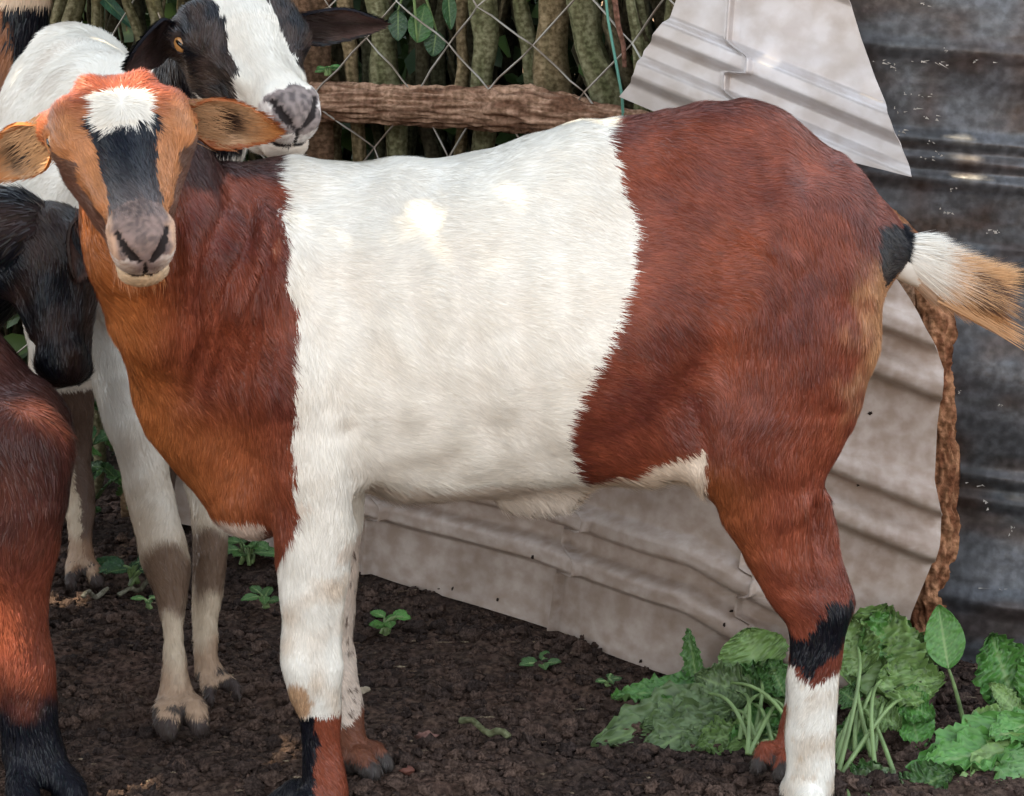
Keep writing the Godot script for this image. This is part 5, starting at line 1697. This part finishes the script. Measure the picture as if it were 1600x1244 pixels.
	var p6 := thing("broadleaf_weed", "low crumpled dark green weed at the foot of the hind leg, bottom edge", "plant", r6, "broad leaved weeds")
	L.call(p6, [1325, 1225, -0.02], [1420, 1238, 0.02], Vector3(0.0, 0.8, 0.6), 0.06, 0.4, 0.6, dusty * 0.9, 0.1, r6)
	L.call(p6, [1330, 1230, -0.02], [1375, 1195, -0.03], Vector3(0.1, 0.7, 0.7), 0.04, 0.4, 0.9, mid, 0.0, r6)
	L.call(p6, [1400, 1250, 0.0], [1490, 1205, 0.0], Vector3(0.0, 0.8, 0.6), 0.06, 0.4, 0.8, mid * 0.8, 0.0, r6)
	sprig(ground_at(608, 990), "small bright seedling at the foot of the beige sheet, beside the front legs", 7, 0.030, bright)
	sprig(ground_at(846, 1048), "small wilting seedling below the beige sheet's middle seam", 5, 0.024, mid * 0.8)
	sprig(ground_at(950, 1072), "tiny seedling at the beige sheet's edge, nearest the crumpled weed", 4, 0.016, mid * 0.8)
	sprig(ground_at(412, 950), "low seedling left of the piebald goat's front leg", 5, 0.028, mid)
	sprig(ground_at(385, 880), "leafy weed under the piebald goat's brisket", 9, 0.042, mid)
	sprig(ground_at(208, 915), "dark leafy weed beside the white goat's left front leg", 8, 0.048, Color(0.03, 0.085, 0.03))
	sprig(ground_at(232, 950), "tiny pale seedling touching the white goat's front shin", 4, 0.018, mid)
	var wd := ground_at(150, 835)
	var ww := thing("weed_clump", "tall shaded clump of narrow leaved weeds behind the white goat", "plant", wd)
	for i in 60:
		var b := wd + Vector3((rng.randf() - 0.5) * 0.16, 0.02 + 0.26 * rng.randf(), -0.05 + (rng.randf() - 0.5) * 0.1)
		var d := Vector3(rng.randf() - 0.5, rng.randf() * 0.8 - 0.1, rng.randf() * 0.6).normalized()
		leaf(ww, b, b + d * (0.05 + 0.05 * rng.randf()), Vector3(0, 1, 0.6), 0.028, 0.1, 0.4, mixc(Color(0.03, 0.08, 0.025), bright, rng.randf()), 0.2)
	# leaves hanging out of the hedge
	var hz := zf(640) + 0.03
	var hs := thing("hedge_sprig", "sprig of four smooth oval leaves hanging from the hedge above the rail", "plant", at(650, -40, hz))
	var tops := at(660, -40, hz)
	L.call(hs, [652, 66, hz], [664, 6, hz], Vector3(0.1, 0.35, 1), 0.038, 0, 0.15, Color(0.07, 0.17, 0.055), 0.0, tops)
	L.call(hs, [622, 16, hz - 0.01], [622, 64, hz - 0.01], Vector3(-0.1, 0.3, 1), 0.03, 0, 0.15, Color(0.04, 0.09, 0.045), 0.0, tops)
	L.call(hs, [682, 48, hz - 0.01], [676, 88, hz - 0.01], Vector3(0.1, 0.3, 1), 0.032, 0, 0.15, Color(0.045, 0.10, 0.045), 0.0, tops)
	L.call(hs, [700, -10, hz - 0.01], [704, 46, hz - 0.01], Vector3(0.3, 0.3, 1), 0.022, 0, 0.15, Color(0.05, 0.13, 0.05), 0.0, tops)
	var hb := zf(120) + 0.08
	var hl2 := thing("hedge_sprig", "long strap leaf slanting across the hedge stems above the white goat", "plant", at(150, -60, hb))
	L.call(hl2, [140, -25, hb], [212, 48, hb], Vector3(0.2, 0.4, 1), 0.022, 0, 0.1, Color(0.035, 0.12, 0.07), 0.0, at(130, -60, hb))
	sprig(at(512, 118, zf(512) + 0.03), "tuft of bright young leaves growing from the squared post", 7, 0.018, Color(0.07, 0.22, 0.05), "leaf_tuft")

# ---------------------------------------------------------------- the tree whose crown shades the pen
func tree() -> void:
	var s := SUN_TO.normalized()
	var mid := Vector3(-0.1, 0.45, -0.45) + s * 3.4
	var foot_ := Vector3(mid.x - 1.9, 0, mid.z + 1.4)
	var t := thing("shade_tree", "leafy tree outside the frame whose crown shades the goats", "tree", foot_)
	var tp := []
	for i in 30:
		var k := i / 29.0
		tp.append(foot_.lerp(Vector3(mid.x - 0.6, mid.y - 0.4, mid.z + 0.4), k) * Vector3(1, 0, 1) + Vector3(0, (mid.y - 0.3) * k, 0) + Vector3(sin(k * 4.0) * 0.08, 0, 0))
	part("trunk", bark_tube(tp, func(j: int) -> float: return lerpf(0.17, 0.07, j / 29.0), 20, Color(0.10, 0.08, 0.055), Color(0.20, 0.16, 0.11), 0.14, 2.0), M.bark, t)
	# gaps in the leaves: [point the light falls on, radius]
	var gaps := []
	for q in [[580, 345, 0.13, -0.004], [660, 308, 0.12, -0.004], [488, 300, 0.12, -0.006], [205, 55, -0.75, 0.022], [205, 105, 0.2, 0.012], [120, 118, 0.2, 0.006], [40, 185, 0.2, 0.014], [75, 165, 0.2, 0.006], [12, 600, 0.08, 0.012], [55, 640, 0.08, 0.007], [1160, 198, 0.07, -0.010], [345, 150, 0.17, -0.004]]:
		gaps.append([at(q[0], q[1], q[2]), q[3]])
	for q in [[135, 1145, 0.018], [168, 1178, 0.012], [138, 1208, 0.018], [205, 1222, 0.010], [104, 945, 0.010]]:
		gaps.append([ground_at(q[0], q[1]), q[2]])
	for b in 9:
		var an := b * 2.4
		var a: Vector3 = tp[20 + b]
		var e := mid + Vector3(cos(an) * 1.7, 0.3 * sin(b * 3.0), sin(an) * 1.7)
		var lp := []
		for i in 14:
			var k := i / 13.0
			lp.append(a.lerp(e, k) + Vector3(0, 0.25 * sin(k * PI), 0))
		var clear := true
		for g in gaps:
			for q in lp:
				var r: Vector3 = q - g[0]
				if (r - s * r.dot(s)).length() < 0.09: clear = false
		if not clear: continue
		part("limb", bark_tube(lp, func(j: int) -> float: return lerpf(0.05, 0.012, j / 13.0), 9, Color(0.10, 0.08, 0.055), Color(0.20, 0.16, 0.11), 0.12, 2.0), M.bark, t)
	var lm := leaf_mesh(0.078, 0.045)
	var xf := []
	var cols := []
	var made := 0
	while made < 46000:
		made += 1
		var d := Vector3(rng.randfn(), rng.randfn(), rng.randfn()).normalized() * pow(rng.randf(), 0.4)
		var p := mid + d * Vector3(2.0, 0.75, 1.8)
		p += Vector3(n3(p, 1.5), n3(p + Vector3(9, 0, 0), 1.5), n3(p + Vector3(0, 9, 0), 1.5)) * 0.35
		var b := turn()
		var sc := 0.75 + 0.6 * rng.randf()
		var ok := true
		var tipv := b.x * 0.078 * sc
		for g in gaps:
			var r0: Vector3 = p - g[0]
			r0 -= s * r0.dot(s)
			if r0.length() > 0.16: continue
			var r1 := r0 + tipv - s * tipv.dot(s)
			if Geometry3D.get_closest_point_to_segment(Vector3.ZERO, r0, r1).length() < g[1] + 0.016 * sc:
				ok = false
				break
		if not ok: continue
		xf.append(Transform3D(b.scaled(Vector3.ONE * sc), p))
		cols.append(mixc(Color(0.035, 0.075, 0.02), Color(0.08, 0.14, 0.035), rng.randf()))
	var o := many("crown", lm, M.crown, xf, cols, t)
	o.position = -t.position

# ---------------------------------------------------------------- build
func _ready() -> void:
	rng.seed = 20240
	nz.seed = 7
	nz.noise_type = FastNoiseLite.TYPE_SIMPLEX_SMOOTH
	nz.frequency = 1.0
	nz.fractal_type = FastNoiseLite.FRACTAL_NONE
	var cam := Camera3D.new()
	cam.name = "camera"
	add_child(cam)
	cam.position = EYE
	cam.rotation = Vector3(-PITCH, 0, 0)
	cam.fov = rad_to_deg(2.0 * atan(622.0 / FPX))
	cam.near = 0.05
	cam.far = 400.0
	cam.current = true
	var env := Environment.new()
	env.background_mode = Environment.BG_SKY
	var sky := Sky.new()
	var sm := ProceduralSkyMaterial.new()
	sm.sky_top_color = Color(0.74, 0.785, 0.84)
	sm.sky_horizon_color = Color(0.94, 0.935, 0.92)
	sm.sky_curve = 0.22
	sm.ground_horizon_color = Color(0.62, 0.60, 0.55)
	sm.ground_bottom_color = Color(0.30, 0.25, 0.20)
	sm.sky_energy_multiplier = 1.0
	sky.sky_material = sm
	env.sky = sky
	env.tonemap_mode = Environment.TONE_MAPPER_LINEAR
	env.tonemap_exposure = 3.6
	env.sdfgi_enabled = true
	env.ssao_enabled = true
	env.ssil_enabled = true
	var we := WorldEnvironment.new()
	we.name = "environment"
	we.environment = env
	add_child(we)
	var sun := DirectionalLight3D.new()
	sun.name = "sun"
	sun.light_color = Color(1.0, 0.93, 0.80)
	sun.light_energy = 1.4
	sun.light_angular_distance = 0.5
	sun.shadow_enabled = true
	add_child(sun)
	sun.look_at_from_position(SUN_TO.normalized() * 20.0, Vector3.ZERO)
	materials()
	var t0 := Time.get_ticks_msec()
	for step in [["ground", ground], ["sheets", sheets], ["hedge", hedge], ["tree", tree], ["main", goat_main], ["white", goat_white], ["black", goat_black], ["brown", goat_brown], ["far", goat_far], ["plants", plants], ["soil", soil]]:
		step[1].call()
		print(step[0], " ", (Time.get_ticks_msec() - t0) / 1000.0)
